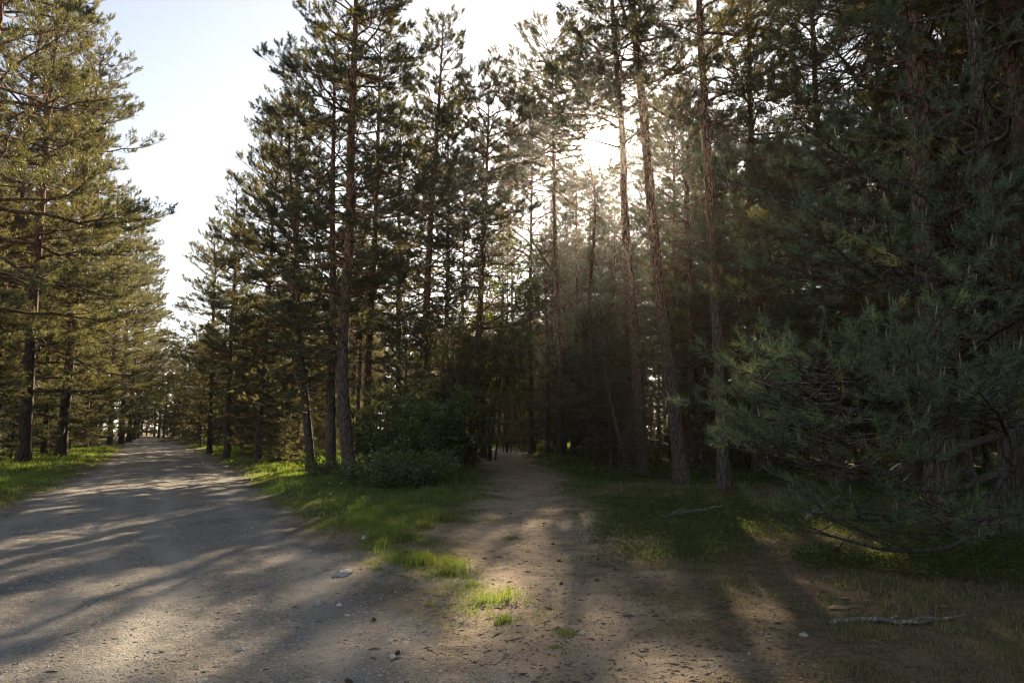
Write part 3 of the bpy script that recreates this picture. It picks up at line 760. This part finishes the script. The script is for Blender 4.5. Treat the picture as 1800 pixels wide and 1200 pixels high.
# ------------------------------------------------------------------ the near pine at the right
def near_pine():
    bx, by = 7.4, 11.2
    base = np.array([bx, by, 0])
    lim, rg = [], np.random.default_rng(3)
    def limb(u, v, Y, r=.75):
        T = pt(u, v, Y) - base
        z0 = max(0.3, T[2] + rg.uniform(-0.5, 0.7)) if T[2] < 4 else T[2] - rg.uniform(-0.3, 1.0)
        A = np.array([0, 0, z0]); n = 9; t = np.linspace(0, 1, n)[:, None]
        P = A + (T - A) * t
        P[:, 2] += (-0.35 * np.sin(t[:, 0] * math.pi) * (0.5 + 0.5 * t[:, 0]))
        side = np.cross(T - A, UP); side /= np.linalg.norm(side)
        P[1:-1] += side * (0.25 * np.sin(t[1:-1] * math.pi * rg.uniform(0.8, 1.8)) * rg.choice([-1, 1])) + rg.normal(0, 0.05, (n - 2, 3))
        P[-1, 2] += 0.1
        lim.append(dict(p0=None, az=0, el=0, L=0, pts=P, sub=0.19, ter=0.22, s0=rg.uniform(.35, .65), r_scale=r, fol=rg.uniform(.6, .95), extra=False))
    for q in ((1245, 805, 6.5), (1325, 690, 6.2), (1365, 765, 6.0), (1445, 640, 6.8), (1240, 690, 5.6), (1290, 655, 5.8), (1390, 700, 6.0), (1600, 625, 6.8), (1700, 690, 5.6), 
              (1340, 815, 6.2), 
              (1320, 955, 7.6), (1500, 905, 7.2), (1590, 905, 7.4), 
              (1310, 290, 8.2), (1400, 235, 8.4), (1450, 330, 8.0), (1375, 425, 7.8), (1335, 480, 8.2), (1500, 180, 8.4), (1600, 250, 7.6), (1560, 400, 7.4), (1650, 480, 7.4),
              (1700, 330, 7.0), (1520, 70, 9.0), (1650, 60, 8.6), (1750, 150, 7.6), (1760, 520, 7.0), (1790, 420, 6.4), (1480, 520, 8.0), (1790, 60, 7.6)):
        limb(q[0] + (75 if q[0] < 1350 and q[1] > 550 else 0), *q[1:])
    v = grow_pine('near', 77, 15, .4, 3.0, .12, 'edge', whorl=.62, nb=(3, 6), keep=.7, elev=(-6, 45), dead=8, sub=.26, ter=.26, nk=36, nlen=.084, nwid=.0072,
                  needle=M_needle_near, bark=M_bark_dark, limbs=lim, sides=12)
    r = place_tree(v, bx, by, None, 0, 'large near pine at the right with blue-green boughs sweeping low over the verge', G_R)
    rng = np.random.default_rng(5)
    cand = []
    for P, D, L in v['shoots']:
        w = P + base
        if D[2] > 0.15 and w[1] < 9.5 and rng.random() < 0.14:
            tip = P + D * L; k = D * 0.4 + UP; k /= np.linalg.norm(k)
            cand.append((np.array([tip, tip + k * 0.05, tip + k * rng.uniform(0.07, 0.12)]), np.array([0.0045, 0.005, 0.002])))
    V, Q = tubes(cand, 5)
    link('spring_shoots', make_mesh('spring_shoots', V, quads=Q, mat=M_candle, smooth=True, attrs={'tint': np.repeat(rng.random(len(cand)), 15)}), r, kind='stuff')
    placed.append((bx, by))
near_pine()
for v, x, y, H, lab in ((VE[2], 9.6, 6.6, 17, 'pine standing just outside at the right whose high boughs darken the upper right corner'), (VE[0], 10.2, 9.6, 18, 'dark pine behind the large near pine, half out of the picture at the right'), (VE[1], 12.0, 14.5, 18, 'dark full-branched pine at the right edge behind the near boughs')):
    placed.append((x, y)); place_tree(v, x, y, H, 1.3, lab, G_R)

# ------------------------------------------------------------------ broad-leaved shrubs
def grow_shrub(name, seed, H, R, stems, leaves, leaf, low=0.1):
    rng = np.random.default_rng(seed)
    wood, tips = [], []
    for _ in range(stems):
        a = rng.uniform(0, 6.28); p = np.array([rng.normal(0, R * 0.18), rng.normal(0, R * 0.18), -0.05]); ps = [p]
        h = H * rng.uniform(0.4, 1.15); out_ = R * rng.uniform(0.2, 1.15)
        for i in range(5):
            s = (i + 1) / 5
            ps.append(np.array([p[0] + math.cos(a) * out_ * s ** 1.4, p[1] + math.sin(a) * out_ * s ** 1.4, h * s]) + rng.normal(0, 0.05 * H * 0.3, 3))
        ps = np.array(ps); wood.append((ps, np.linspace(0.012 + 0.004 * H, 0.004, 6)))
        for _k in range(9):
            f = rng.uniform(low, 0.97) * 5; i0 = min(int(f), 4); q = ps[i0] + (ps[i0 + 1] - ps[i0]) * (f - i0)
            az = rng.uniform(0, 6.28); l = R * rng.uniform(0.25, 0.6); d = np.array([math.cos(az), math.sin(az), rng.uniform(-0.1, 0.7)]); q2 = q + d * l
            wood.append((np.array([q, q2]), np.array([0.006, 0.002]))); tips.append((q, q2))
    A = np.array([t[0] for t in tips]); B = np.array([t[1] for t in tips])
    i = rng.integers(0, len(A), leaves); f = rng.uniform(0.15, 1.05, leaves) ** 0.7
    c = A[i] + (B[i] - A[i]) * f[:, None] + rng.normal(0, 0.06, (leaves, 3)) * (0.5 + R * 0.4)
    c[:, 2] = np.maximum(c[:, 2], 0.02)
    d = rng.normal(0, 1, (leaves, 3)); d[:, 2] *= 0.6; d /= np.linalg.norm(d, axis=1, keepdims=True)
    nrm = rng.normal(0, 1, (leaves, 3)) + np.array([0, 0, 0.8]); s = np.cross(d, nrm); s /= np.linalg.norm(s, axis=1, keepdims=True) + 1e-9
    l = leaf * rng.uniform(0.6, 1.3, leaves)[:, None]
    V = np.stack([c, c + d * l * 0.5 + s * l * 0.32, c + d * l, c + d * l * 0.5 - s * l * 0.32], 1).reshape(-1, 3)
    Q = np.arange(leaves * 4).reshape(-1, 4)
    wV, wQ = tubes(wood, 5)
    return dict(H=H, m=(make_mesh(name + '_stems', wV, quads=wQ, mat=M_bark_dark, smooth=True), make_mesh(name + '_leaves', V, quads=Q, mat=M_leaf, attrs={'tint': np.repeat(rng.random(leaves), 4)})))
def place_shrub(v, x, y, H, label, group, name='leafy_shrub', cat='shrub'):
    s = H / v['H']
    root = bpy.data.objects.new(name, None); COL.objects.link(root)
    root.location = (x, y, hz(x, y)); root.scale = (s,) * 3; root.rotation_euler = (0, 0, rnd.uniform(0, 6.28))
    root['label'] = label; root['category'] = cat
    if group: root['group'] = group
    for nm, me in zip(('trunk', 'crown') if cat == 'tree' else ('stem', 'foliage'), v['m']): link(nm, me, root)
SH = [grow_shrub('shrub%d' % i, 500 + i, 2.6, 1.35, 14, 4600, 0.095, low=0.25) for i in range(3)]
SL = [grow_shrub('lowshrub%d' % i, 520 + i, 1.0, 1.0, 16, 2300, 0.07) for i in range(2)]
ST = [grow_shrub('leaftree%d' % i, 540 + i, 8.5, 2.6, 8, 8000, 0.13, low=0.35) for i in range(2)]
G_S = 'shrubs under the wedge pines'
for u, vb, h, k, lab in ((660, 845, 2.6, 0, 'dark leafy shrub just right of the thick leaning trunk'), (720, 850, 2.5, 1, 'dense dark shrub in the middle of the wedge thicket'),
                         (775, 842, 3.0, 2, 'tall shrub around the slim wedge pine'), (812, 824, 2.4, 0, 'shrub at the right end of the wedge thicket, beside the track'), (690, 832, 3.4, 2, 'shrub at the back of the wedge thicket')):
    place_shrub(SH[k], *gnd(u, vb), h, lab, G_S)
for u, vb, h, k, lab in ((640, 862, 0.9, 0, 'low dark bush in front of the thick leaning trunk'), (690, 872, 1.0, 1, 'low dark bush at the front of the wedge thicket'), (740, 866, 1.05, 0, 'low bush on the grass, front right of the thicket'),
                         (560, 842, 0.8, 1, 'small brown bush at the leaning trunk foot'), (485, 815, 0.9, 0, 'twiggy bush by the road edge of the wedge'), (770, 856, .8, 1, 'low bush beside the bright grass by the track')):
    place_shrub(SL[k], *gnd(u, vb), h, lab, G_S)
for u, Y, h, k, lab in ((850, 38, 10.5, 0, 'bright green broad-leaved tree glowing behind the wedge'), (795, 44, 8.0, 1, 'broad-leaved tree behind the slim wedge pine'), (905, 50, 9.0, 1, 'broad-leaved tree at the far end of the track')):
    place_shrub(ST[k], pt(u, 752, Y)[0], Y, h, lab, 'broad-leaved trees behind the wedge', 'leafy_tree', 'tree')
for u, vb, h, lab in ((705, 838, 5.2, 'bushy half-grown pine standing in the thicket between the two thickest wedge trunks'), (790, 830, 5.6, 'bushy half-grown pine at the right of the thicket with boughs over the track'),
                      (500, 806, 5.0, 'bushy half-grown pine behind the leaning trunk foot'), (455, 800, 6, 'bushy half-grown pine beside the road at the back of the wedge'), (832, 806, 4.6, 'bushy half-grown pine behind the thicket next to the track')):
    x, y = gnd(u, vb); placed.append((x, y))
    place_tree(VB[0], x, y, h, rnd.uniform(0, 6.28), lab, 'half-grown pines on the wedge', 'bushy_pine', 'pine')
for u, vb, h, lab in ((405, 797, 5.5, 'bushy half-grown pine with golden boughs at the road edge of the wedge'), (352, 789, 6.0, 'bushy half-grown pine further back along the road edge of the wedge'), (522, 822, 3.0, 'small bushy pine just left of the leaning trunk foot')):
    x, y = gnd(u, vb); placed.append((x, y))
    place_tree(VB[1], x, y, h, rnd.uniform(0, 6.28), lab, 'half-grown pines on the wedge', 'bushy_pine', 'pine')
for u, vb, h, lab in ((-30, 822, 5.5, 'bushy half-grown pine under the nearest left pine'), (18, 808, 4.6, 'bushy half-grown pine at the near edge of the left wood'), (72, 800, 5.4, 'bushy half-grown pine below the tall left pine'), (122, 793, 5.0, 'bushy half-grown pine below the jutting left boughs'), (158, 787, 5.5, 'bushy half-grown pine farther along the left wood edge')):
    x, y = gnd(u, vb); placed.append((x, y))
    place_tree(VB[0], x, y, h, rnd.uniform(0, 6.28), lab, 'half-grown pines at the left wood edge', 'bushy_pine', 'pine')
# young pines in the dark under the tall ones
c = 0
for _ in range(3000):
    if c >= 46: break
    x, y = rnd.uniform(-22, 30), rnd.uniform(22, 60)
    if road_d(x, y) > -2.5 or path_d(x, y) > -1.6 or not free(x, y, 1.3): continue
    if -14 < x < -1 and y < 36: continue
    placed.append((x, y)); c += 1
    place_tree(rnd.choice(VY), x, y, rnd.uniform(2.2, 4.6), rnd.uniform(0, 6.28), 'young pine in the undergrowth below the tall trunks', 'young pines under the tall trunks', 'young_pine', 'young pine')

# ------------------------------------------------------------------ grass
def blades(name, x, y, h, w, rng, mat, label, tint=None, lean=0.45):
    n = len(x)
    z = height(x, y)
    B = np.stack([x, y, z - 0.01], 1)
    a = rng.uniform(0, 6.28, n); d = np.stack([np.cos(a), np.sin(a), np.zeros(n)], 1)
    b = rng.uniform(0, 6.28, n); s = np.stack([np.cos(b), np.sin(b), np.zeros(n)], 1) * (w * 0.5)[:, None]
    ln = np.abs(rng.normal(0, lean, n)) * h
    mid = B + d * (ln * 0.3)[:, None]; mid[:, 2] += h * 0.6
    tip = B + d * ln[:, None]; tip[:, 2] += h * np.clip(1.05 - 0.35 * (ln / h), 0.3, 1)
    V = np.stack([B - s, B + s, mid + s * 0.75, mid - s * 0.75, tip], 1).reshape(-1, 3)
    i = np.arange(n)[:, None] * 5
    Q = i + np.array([[0, 1, 2, 3]]); T = i + np.array([[3, 2, 4]])
    tt = np.clip(tint if tint is not None else rng.normal(0.45, 0.22, n), 0, 1)
    me = make_mesh(name, V, tris=T, quads=Q, mat=mat, attrs={'tint': np.repeat(tt, 5)})
    return me
rngg = np.random.default_rng(99)
def candidates(n, r0, r1, a0, a1):
    a = R_(1) * rngg.uniform(a0, a1, n); r = np.exp(rngg.uniform(math.log(r0), math.log(r1), n))
    return np.sin(a) * r, np.cos(a) * r, r
# lush grass: wedge + verges
x, y, r = candidates(800000, 8, 75, -40, 16)
g, s = masks(x, y)
sr, spd = poly_sd(x, y, ROAD), poly_sd(x, y, PATH)
den = (1 - g) * (1 - s) * (0.35 + 0.65 * sstep(0.35, 0.6, fbm(x * 0.8, y * 0.8, 41)))
den = den * (1 - sstep(1, 8, np.degrees(np.arctan2(x, y))))
den = den * np.where(x > left_x(y) , 1.0, sstep(-9, -5, sr))
keepm = rngg.random(len(x)) < den * 0.75
x, y, r, sr, spd = x[keepm], y[keepm], r[keepm], sr[keepm], spd[keepm]
tg = np.array([gnd(u, v) for u, v in ((690, 955), (740, 985), (790, 1020), (850, 1065), (885, 1100))])
tx, ty = [], []
for q0, q1, nb_ in zip(tg[:-1], tg[1:], (3400, 2600, 1700, 800)):
    f = rngg.random(nb_)[:, None]; q = q0 + (q1 - q0) * f + rngg.normal(0, 0.28, (nb_, 2)); tx.append(q[:, 0]); ty.append(q[:, 1])
tx, ty = np.concatenate(tx), np.concatenate(ty)
kk = rngg.random(len(tx)) < sstep(0.3, 0.65, fbm(tx * 2.5, ty * 2.5, 43)); tx, ty = tx[kk], ty[kk]
x, y = np.concatenate([x, tx]), np.concatenate([y, ty]); r = np.hypot(x, y); sr, spd = poly_sd(x, y, ROAD), poly_sd(x, y, PATH)
edge = sstep(0.0, 1.3, np.minimum(-sr, -spd))
h = (0.05 + 0.16 * edge * fbm(x * 0.9, y * 0.9, 51) + 0.10 * sstep(0.6, 0.75, fbm(x * 1.7, y * 1.7, 57))) * rngg.uniform(0.6, 1.3, len(x))
w = 0.006 * np.maximum(1, r / 9)
tint = rngg.normal(0.38, 0.25, len(x)) + (fbm(x * 0.6, y * 0.6, 61) - 0.5) * 0.9 + 0.25 * (1 - edge)
lefts = x < left_x(y) + 2
for nm, mk, lab in (('grass', ~lefts, 'lush green grass covering the wedge between road and track'), ('verge_grass', lefts, 'green grass on the verge left of the gravel road')):
    link(nm, blades(nm, x[mk], y[mk], h[mk], w[mk], rngg, M_grass, lab, tint[mk]), kind='stuff', label=lab, category='grass')
print('lush', len(x))
# dry grass of the right verge
x, y, r = candidates(260000, 3.6, 22, 2, 42)
g, s = masks(x, y)
den = (1 - g) * (1 - s) * sstep(0.35, 0.65, fbm(x * 1.1, y * 1.1, 71)) + 0.16 * s * sstep(0.45, 0.7, fbm(x * 1.6, y * 1.6, 73)) * (1 - g)
k = rngg.random(len(x)) < den * 0.7
x, y, r = x[k], y[k], r[k]
cx_, cy_, cr_ = candidates(5200, 3.6, 20, 2, 40)
g, s_ = masks(cx_, cy_)
k = rngg.random(len(cx_)) < (1 - g) * (1 - 0.85 * s_) * sstep(0.42, 0.72, fbm(cx_ * 0.9, cy_ * 0.9, 77)) * 0.8
cx_, cy_ = cx_[k], cy_[k]
x = np.concatenate([x, np.repeat(cx_, 26) + rngg.normal(0, 0.045, len(cx_) * 26)]); y = np.concatenate([y, np.repeat(cy_, 26) + rngg.normal(0, 0.045, len(cx_) * 26)]); r = np.hypot(x, y)
h = (0.02 + 0.075 * fbm(x * 1.5, y * 1.5, 75)) * rngg.uniform(0.4, 1.5, len(x)) * (0.6 + 0.4 * sstep(1.5, 3.5, x))
link('dry_grass', blades('dry_grass', x, y, h, 0.0048 * np.maximum(1, r / 6), rngg, M_dry, '', rngg.normal(0.45, 0.25, len(x)), 0.7), kind='stuff', label='thin dry grass on the shaded verge right of the track', category='grass')
print('dry', len(x))
# low leafy ground cover on the forest floor
x, y, r = candidates(260000, 9, 60, -4, 38)
g, s = masks(x, y)
den = (1 - g) * (1 - s) * sstep(0.35, 0.6, fbm(x * 0.5, y * 0.5, 81)) * (x > 0)
k = rngg.random(len(x)) < den * 0.7
x, y, r = x[k], y[k], r[k]
n = len(x)
c_ = np.stack([x, y, height(x, y) + rngg.uniform(0.02, 0.13, n)], 1)
d = rngg.normal(0, 1, (n, 3)); d[:, 2] *= 0.35; d /= np.linalg.norm(d, axis=1, keepdims=True)
sd = np.cross(d, rngg.normal(0, 0.5, (n, 3)) + UP); sd /= np.linalg.norm(sd, axis=1, keepdims=True)
l = (0.035 * np.maximum(1, r / 16) * rngg.uniform(0.6, 1.3, n))[:, None]
V = np.stack([c_, c_ + d * l * 0.5 + sd * l * 0.35, c_ + d * l, c_ + d * l * 0.5 - sd * l * 0.35], 1).reshape(-1, 3)
link('ground_cover', make_mesh('ground_cover', V, quads=np.arange(n * 4).reshape(-1, 4), mat=M_cover, attrs={'tint': np.repeat(rngg.random(n), 4)}), kind='stuff',
     label='low green leaves carpeting the floor under the right pines', category='ground cover')

# single tufts on the sand
G_T = 'grass tufts on the sandy junction'
for i, (u, v, rad, hh, nb_, lab) in enumerate(((690, 950, .42, .30, 900, 'large bright tuft at the tip of the grass wedge'), (745, 930, .18, .24, 350, 'upright tuft right of the largest tuft'), (735, 990, .22, .12, 600, 'broad low tuft below the wedge tip'),
        (780, 1010, .15, .10, 350, 'flat tuft in the middle of the sandy strip'), (832, 1028, .15, .12, 160, 'small round tuft on the sand, upper of a pair'), (852, 1062, .17, .14, 200, 'small tuft on sunlit sand, lower of a pair'),
        (662, 1002, .1, .09, 160, 'yellowish tuft beside the largest stone'), (885, 1098, .1, .12, 200, 'dark tuft in the shadow band on the sand'), (992, 1115, .12, .09, 220, 'thin tuft on the track centre'),
        (755, 1065, .06, .07, 90, 'tiny tuft on the bright sand strip'), (975, 1140, .06, .07, 90, 'tiny shaded tuft near the bottom of the track'), (900, 945, .16, .10, 240, 'pale sparse tuft at the start of the track'))):
    gx, gy = gnd(u, v)
    rr = rad * np.sqrt(rngg.random(nb_)) ** 1.2; aa = rngg.uniform(0, 6.28, nb_); rr = np.minimum(rr * (0.55 + 0.9 * vnoise(np.cos(aa) * 1.7 + i * 7, np.sin(aa) * 1.7, 5)), rad * 1.2)
    bx, by = gx + rr * np.cos(aa), gy + rr * np.sin(aa)
    me = blades('grass_tuft', bx, by, hh * rngg.uniform(0.4, 1.15, nb_) * (1 - 0.5 * rr / rad), np.full(nb_, 0.005), rngg, M_grass, lab, rngg.normal(0.6, 0.2, nb_), 0.55)
    link('grass_tuft', me, label=lab, category='grass tuft', group=G_T)

# ------------------------------------------------------------------ stones, cones, fallen branches
def stone_mesh(name, seed, mat, flat=0.55, sub=3):
    import bmesh
    bm = bmesh.new(); bmesh.ops.create_icosphere(bm, subdivisions=sub, radius=1.0)
    rng = np.random.default_rng(seed); o = rng.uniform(0, 50, 3)
    from mathutils import noise as mn, Vector
    for v in bm.verts:
        k = 1 + 0.5 * (mn.noise(v.co * 1.2 + Vector(o))) + 0.25 * mn.cell(v.co * 1.7 + Vector(o)) * 0.5 + 0.18 * mn.noise(v.co * 4 + Vector(o))
        v.co = Vector((v.co.x * k, v.co.y * k * 0.8, v.co.z * k * flat))
    me = bpy.data.meshes.new(name); bm.to_mesh(me); bm.free()
    me.materials.append(mat)
    for p in me.polygons: p.use_smooth = sub < 3
    return me
SM = [stone_mesh('stone%d' % i, 600 + i, M_stone if i < 2 else M_stone_pale) for i in range(4)]
for u, v, sz, k, lab in ((605, 1013, .085, 0, 'largest grey stone on the gravel edge'), (560, 1005, .055, 1, 'dark stone left of the largest one'), (562, 1058, .06, 1, 'flat grey stone on the lit gravel, below the largest one'),
                         (610, 1082, .03, 2, 'small pale stone below the flat grey one'), (685, 1128, .03, 3, 'small pale stone on the sand left of the bright strip'), (1024, 1113, .035, 3, 'small pale stone on the shaded track'),
                         (1413, 1130, .035, 0, 'grey stone in the grass below the fallen branch'), (690, 1156, .03, 2, 'small pale stone near the bottom, in the shadow band'), (640, 950, .05, 3, 'pale stone at the wedge tip'), (545, 968, .04, 1, 'dark flat stone on the gravel near the grass')):
    x, y = gnd(u, v)
    o = link('stone', SM[k], loc=(x, y, hz(x, y) + sz * 0.15), label=lab, category='stone', group='stones lying on the junction')
    o.scale = (sz,) * 3; o.rotation_euler = (0, 0, rnd.uniform(0, 6.28))
# pebbles over gravel and sand: stuff
def scatter(name, n, mat, cond, size, label, cat, stretch=1.0, flat=1.0, r0=3.4, r1=24):
    x, y, r = candidates(n, r0, r1, -40, 30)
    g, s = masks(x, y)
    k = rngg.random(len(x)) < cond(g, s, x, y); x, y, r = x[k], y[k], r[k]; n = len(x)
    oc = np.array([[1, 0, 0], [0, 1, 0], [-1, 0, 0], [0, -1, 0], [0, 0, 0.7], [0, 0, -0.4]], float)
    T0 = np.array([[0, 1, 4], [1, 2, 4], [2, 3, 4], [3, 0, 4], [1, 0, 5], [2, 1, 5], [3, 2, 5], [0, 3, 5]])
    sz = size * np.exp(rngg.normal(0, 0.5, n)); a = rngg.uniform(0, 6.28, n)
    V = oc[None] * rngg.uniform(0.6, 1.3, (n, 6, 3)) * sz[:, None, None]; V[..., 0] *= stretch; V[..., 2] *= flat
    ca, sa = np.cos(a)[:, None], np.sin(a)[:, None]
    X = V[..., 0] * ca - V[..., 1] * sa + x[:, None]; Yy = V[..., 0] * sa + V[..., 1] * ca + y[:, None]; Z = V[..., 2] + (height(x, y) + 0.005)[:, None]
    link(name, make_mesh(name, np.stack([X, Yy, Z], -1).reshape(-1, 3), tris=(np.arange(n)[:, None, None] * 6 + T0[None]).reshape(-1, 3), mat=mat, smooth=False), kind='stuff', label=label, category=cat)
scatter('gravel_pebbles', 70000, M_stone, lambda g, s, x, y: 0.5 * g + 0.15 * s, 0.0045, 'loose grey pebbles strewn over the gravel road', 'pebbles')
scatter('dry_leaves', 9000, M_litter, lambda g, s, x, y: 0.75 * (1 - g) * (1 - 0.8 * s), 0.008, 'small dead leaves and bark flakes on the shaded verge', 'litter', 1.9, 0.35)
scatter('pale_pebbles', 7000, M_stone_pale, lambda g, s, x, y: 0.3 * g + 0.12 * s, 0.0055, 'loose pale pebbles on gravel and sand', 'pebbles')
scatter('needle_litter', 45000, M_cone, lambda g, s, x, y: 0.6 * s * (1 - g) + 0.12 * g + 0.5 * (1 - s) * (1 - g), 0.004, 'dark twigs and needle litter on the sand', 'litter', 4.0)
# white seed heads in the wedge grass
for i in range(10):
    u, v = rnd.uniform(500, 660), rnd.uniform(870, 955)
    x, y = gnd(u, v)
    if road_d(x, y) > -0.1: continue
    h = rnd.uniform(0.2, 0.32); z = hz(x, y)
    root = bpy.data.objects.new('seed_head', None); COL.objects.link(root); root.location = (x, y, z)
    root['label'] = 'white fluffy seed head on a thin stalk in the wedge grass'; root['category'] = 'flower'; root['group'] = 'white seed heads in the wedge grass'
    V, Q = tubes([(np.array([[0, 0, 0], [0.005, 0.004, h * 0.5], [0.012, 0.0, h]]), np.array([.003, .0025, .002]))], 5)
    link('stalk', make_mesh('stalk', V, quads=Q, mat=M_grass, attrs={'tint': np.full(len(V), .5)}), root)
    o = link('head', SM[3] if False else stone_mesh('seed_head', 700 + i, M_flower, 0.95, 2), root, loc=(0.012, 0, h)); o.scale = (0.013,) * 3
# fallen branches
def fallen(pts_px, r, label, twigs, mat=M_dead, seed=1):
    rng = np.random.default_rng(seed)
    P = []
    for u, v, dz in pts_px:
        x, y = gnd(u, v); P.append([x, y, hz(x, y) + dz])
    P = np.array(P); b = P[0].copy(); P -= b
    m = 14
    t = np.linspace(0, 1, len(P)); tt = np.linspace(0, 1, m)
    Q = np.stack([np.interp(tt, t, P[:, i]) for i in range(3)], 1) + rng.normal(0, r * 0.25, (m, 3))
    root = link('fallen_branch', None, loc=b, label=label, category='fallen branch', group='fallen branches on the verge')
    V, F_ = tubes([(Q, r * (1 - 0.65 * tt) * rng.uniform(0.8, 1.15, m) * np.r_[0.55, np.ones(m - 2), 0.3])], 8)
    link('stem', make_mesh('stem', V, quads=F_, mat=mat, smooth=True), root)
    for k in range(twigs):
        p = Q[rng.integers(3, m - 2)]; dirn = Q[-1] - Q[0]; dirn /= np.linalg.norm(dirn)
        d = rot_about(dirn, UP, rng.choice([-1, 1]) * rng.uniform(0.3, 0.9)) + UP * rng.uniform(-0.05, 0.3)
        l = rng.uniform(0.12, 0.4); q = np.array([p, p + d * l * 0.5 + rng.normal(0, .02, 3), p + d * l])
        V, F_ = tubes([(q, np.array([r * .4, r * .28, r * .08]))], 6)
        link('twig', make_mesh('twig', V, quads=F_, mat=mat, smooth=True), root)
fallen([(1450, 1105, .012), (1530, 1102, .03), (1610, 1112, .015), (1700, 1100, .03)], .028, 'long bleached branch lying in the grass at the bottom right', 5, seed=3)
fallen([(1162, 920, .06), (1215, 915, .10), (1272, 910, .13)], .04, 'grey stick lying at the right edge of the track', 2, seed=4)
fallen([(1416, 930, .08), (1440, 918, .2), (1482, 903, .34)], .04, 'pale bent branch propped up under the near pine', 3, seed=5)
fallen([(1455, 1000, .02), (1500, 970, .2)], .015, 'thin dark stick leaning below the near pine', 1, M_bark_dark, seed=6)
# pine cones and bark bits on the sand
CM = stone_mesh('pine_cone', 650, M_cone, 0.8, 2)
for u, v in ((968, 955), (975, 985), (985, 1030), (1048, 1022), (700, 1150), (650, 1092), (610, 1190), (900, 900), (955, 920), (1010, 905), (1080, 1000), (930, 870)):
    x, y = gnd(u + rnd.uniform(-8, 8), v)
    o = link('pine_cone', CM, loc=(x, y, hz(x, y) + 0.012), label='small dark pine cone lying on the sandy track', category='pine cone', group='pine cones on the track')
    o.scale = (0.03, 0.02, 0.02); o.rotation_euler = (0, 0, rnd.uniform(0, 6.28))
# ------------------------------------------------------------------ the evening air
def haze():
    import bmesh
    bm = bmesh.new(); bmesh.ops.create_cube(bm, size=1)
    me = bpy.data.meshes.new('haze'); bm.to_mesh(me); bm.free()
    m, t, N, L = new_mat('haze')
    v = N('ShaderNodeVolumePrincipled')
    v.inputs['Color'].default_value = (0.95, 0.93, 0.9, 1); v.inputs['Density'].default_value = HAZE; v.inputs['Anisotropy'].default_value = 0.85
    o = N('ShaderNodeOutputMaterial'); L(v.outputs[0], o.inputs['Volume'])
    me.materials.append(m)
    b = link('haze', me, loc=(0, 0, 14), kind='stuff', label='thin hazy evening air glowing towards the low sun', category='haze')
    b.scale = (820, 820, 32)
HAZE = 0.00021
haze()
print('done', len(bpy.data.objects))
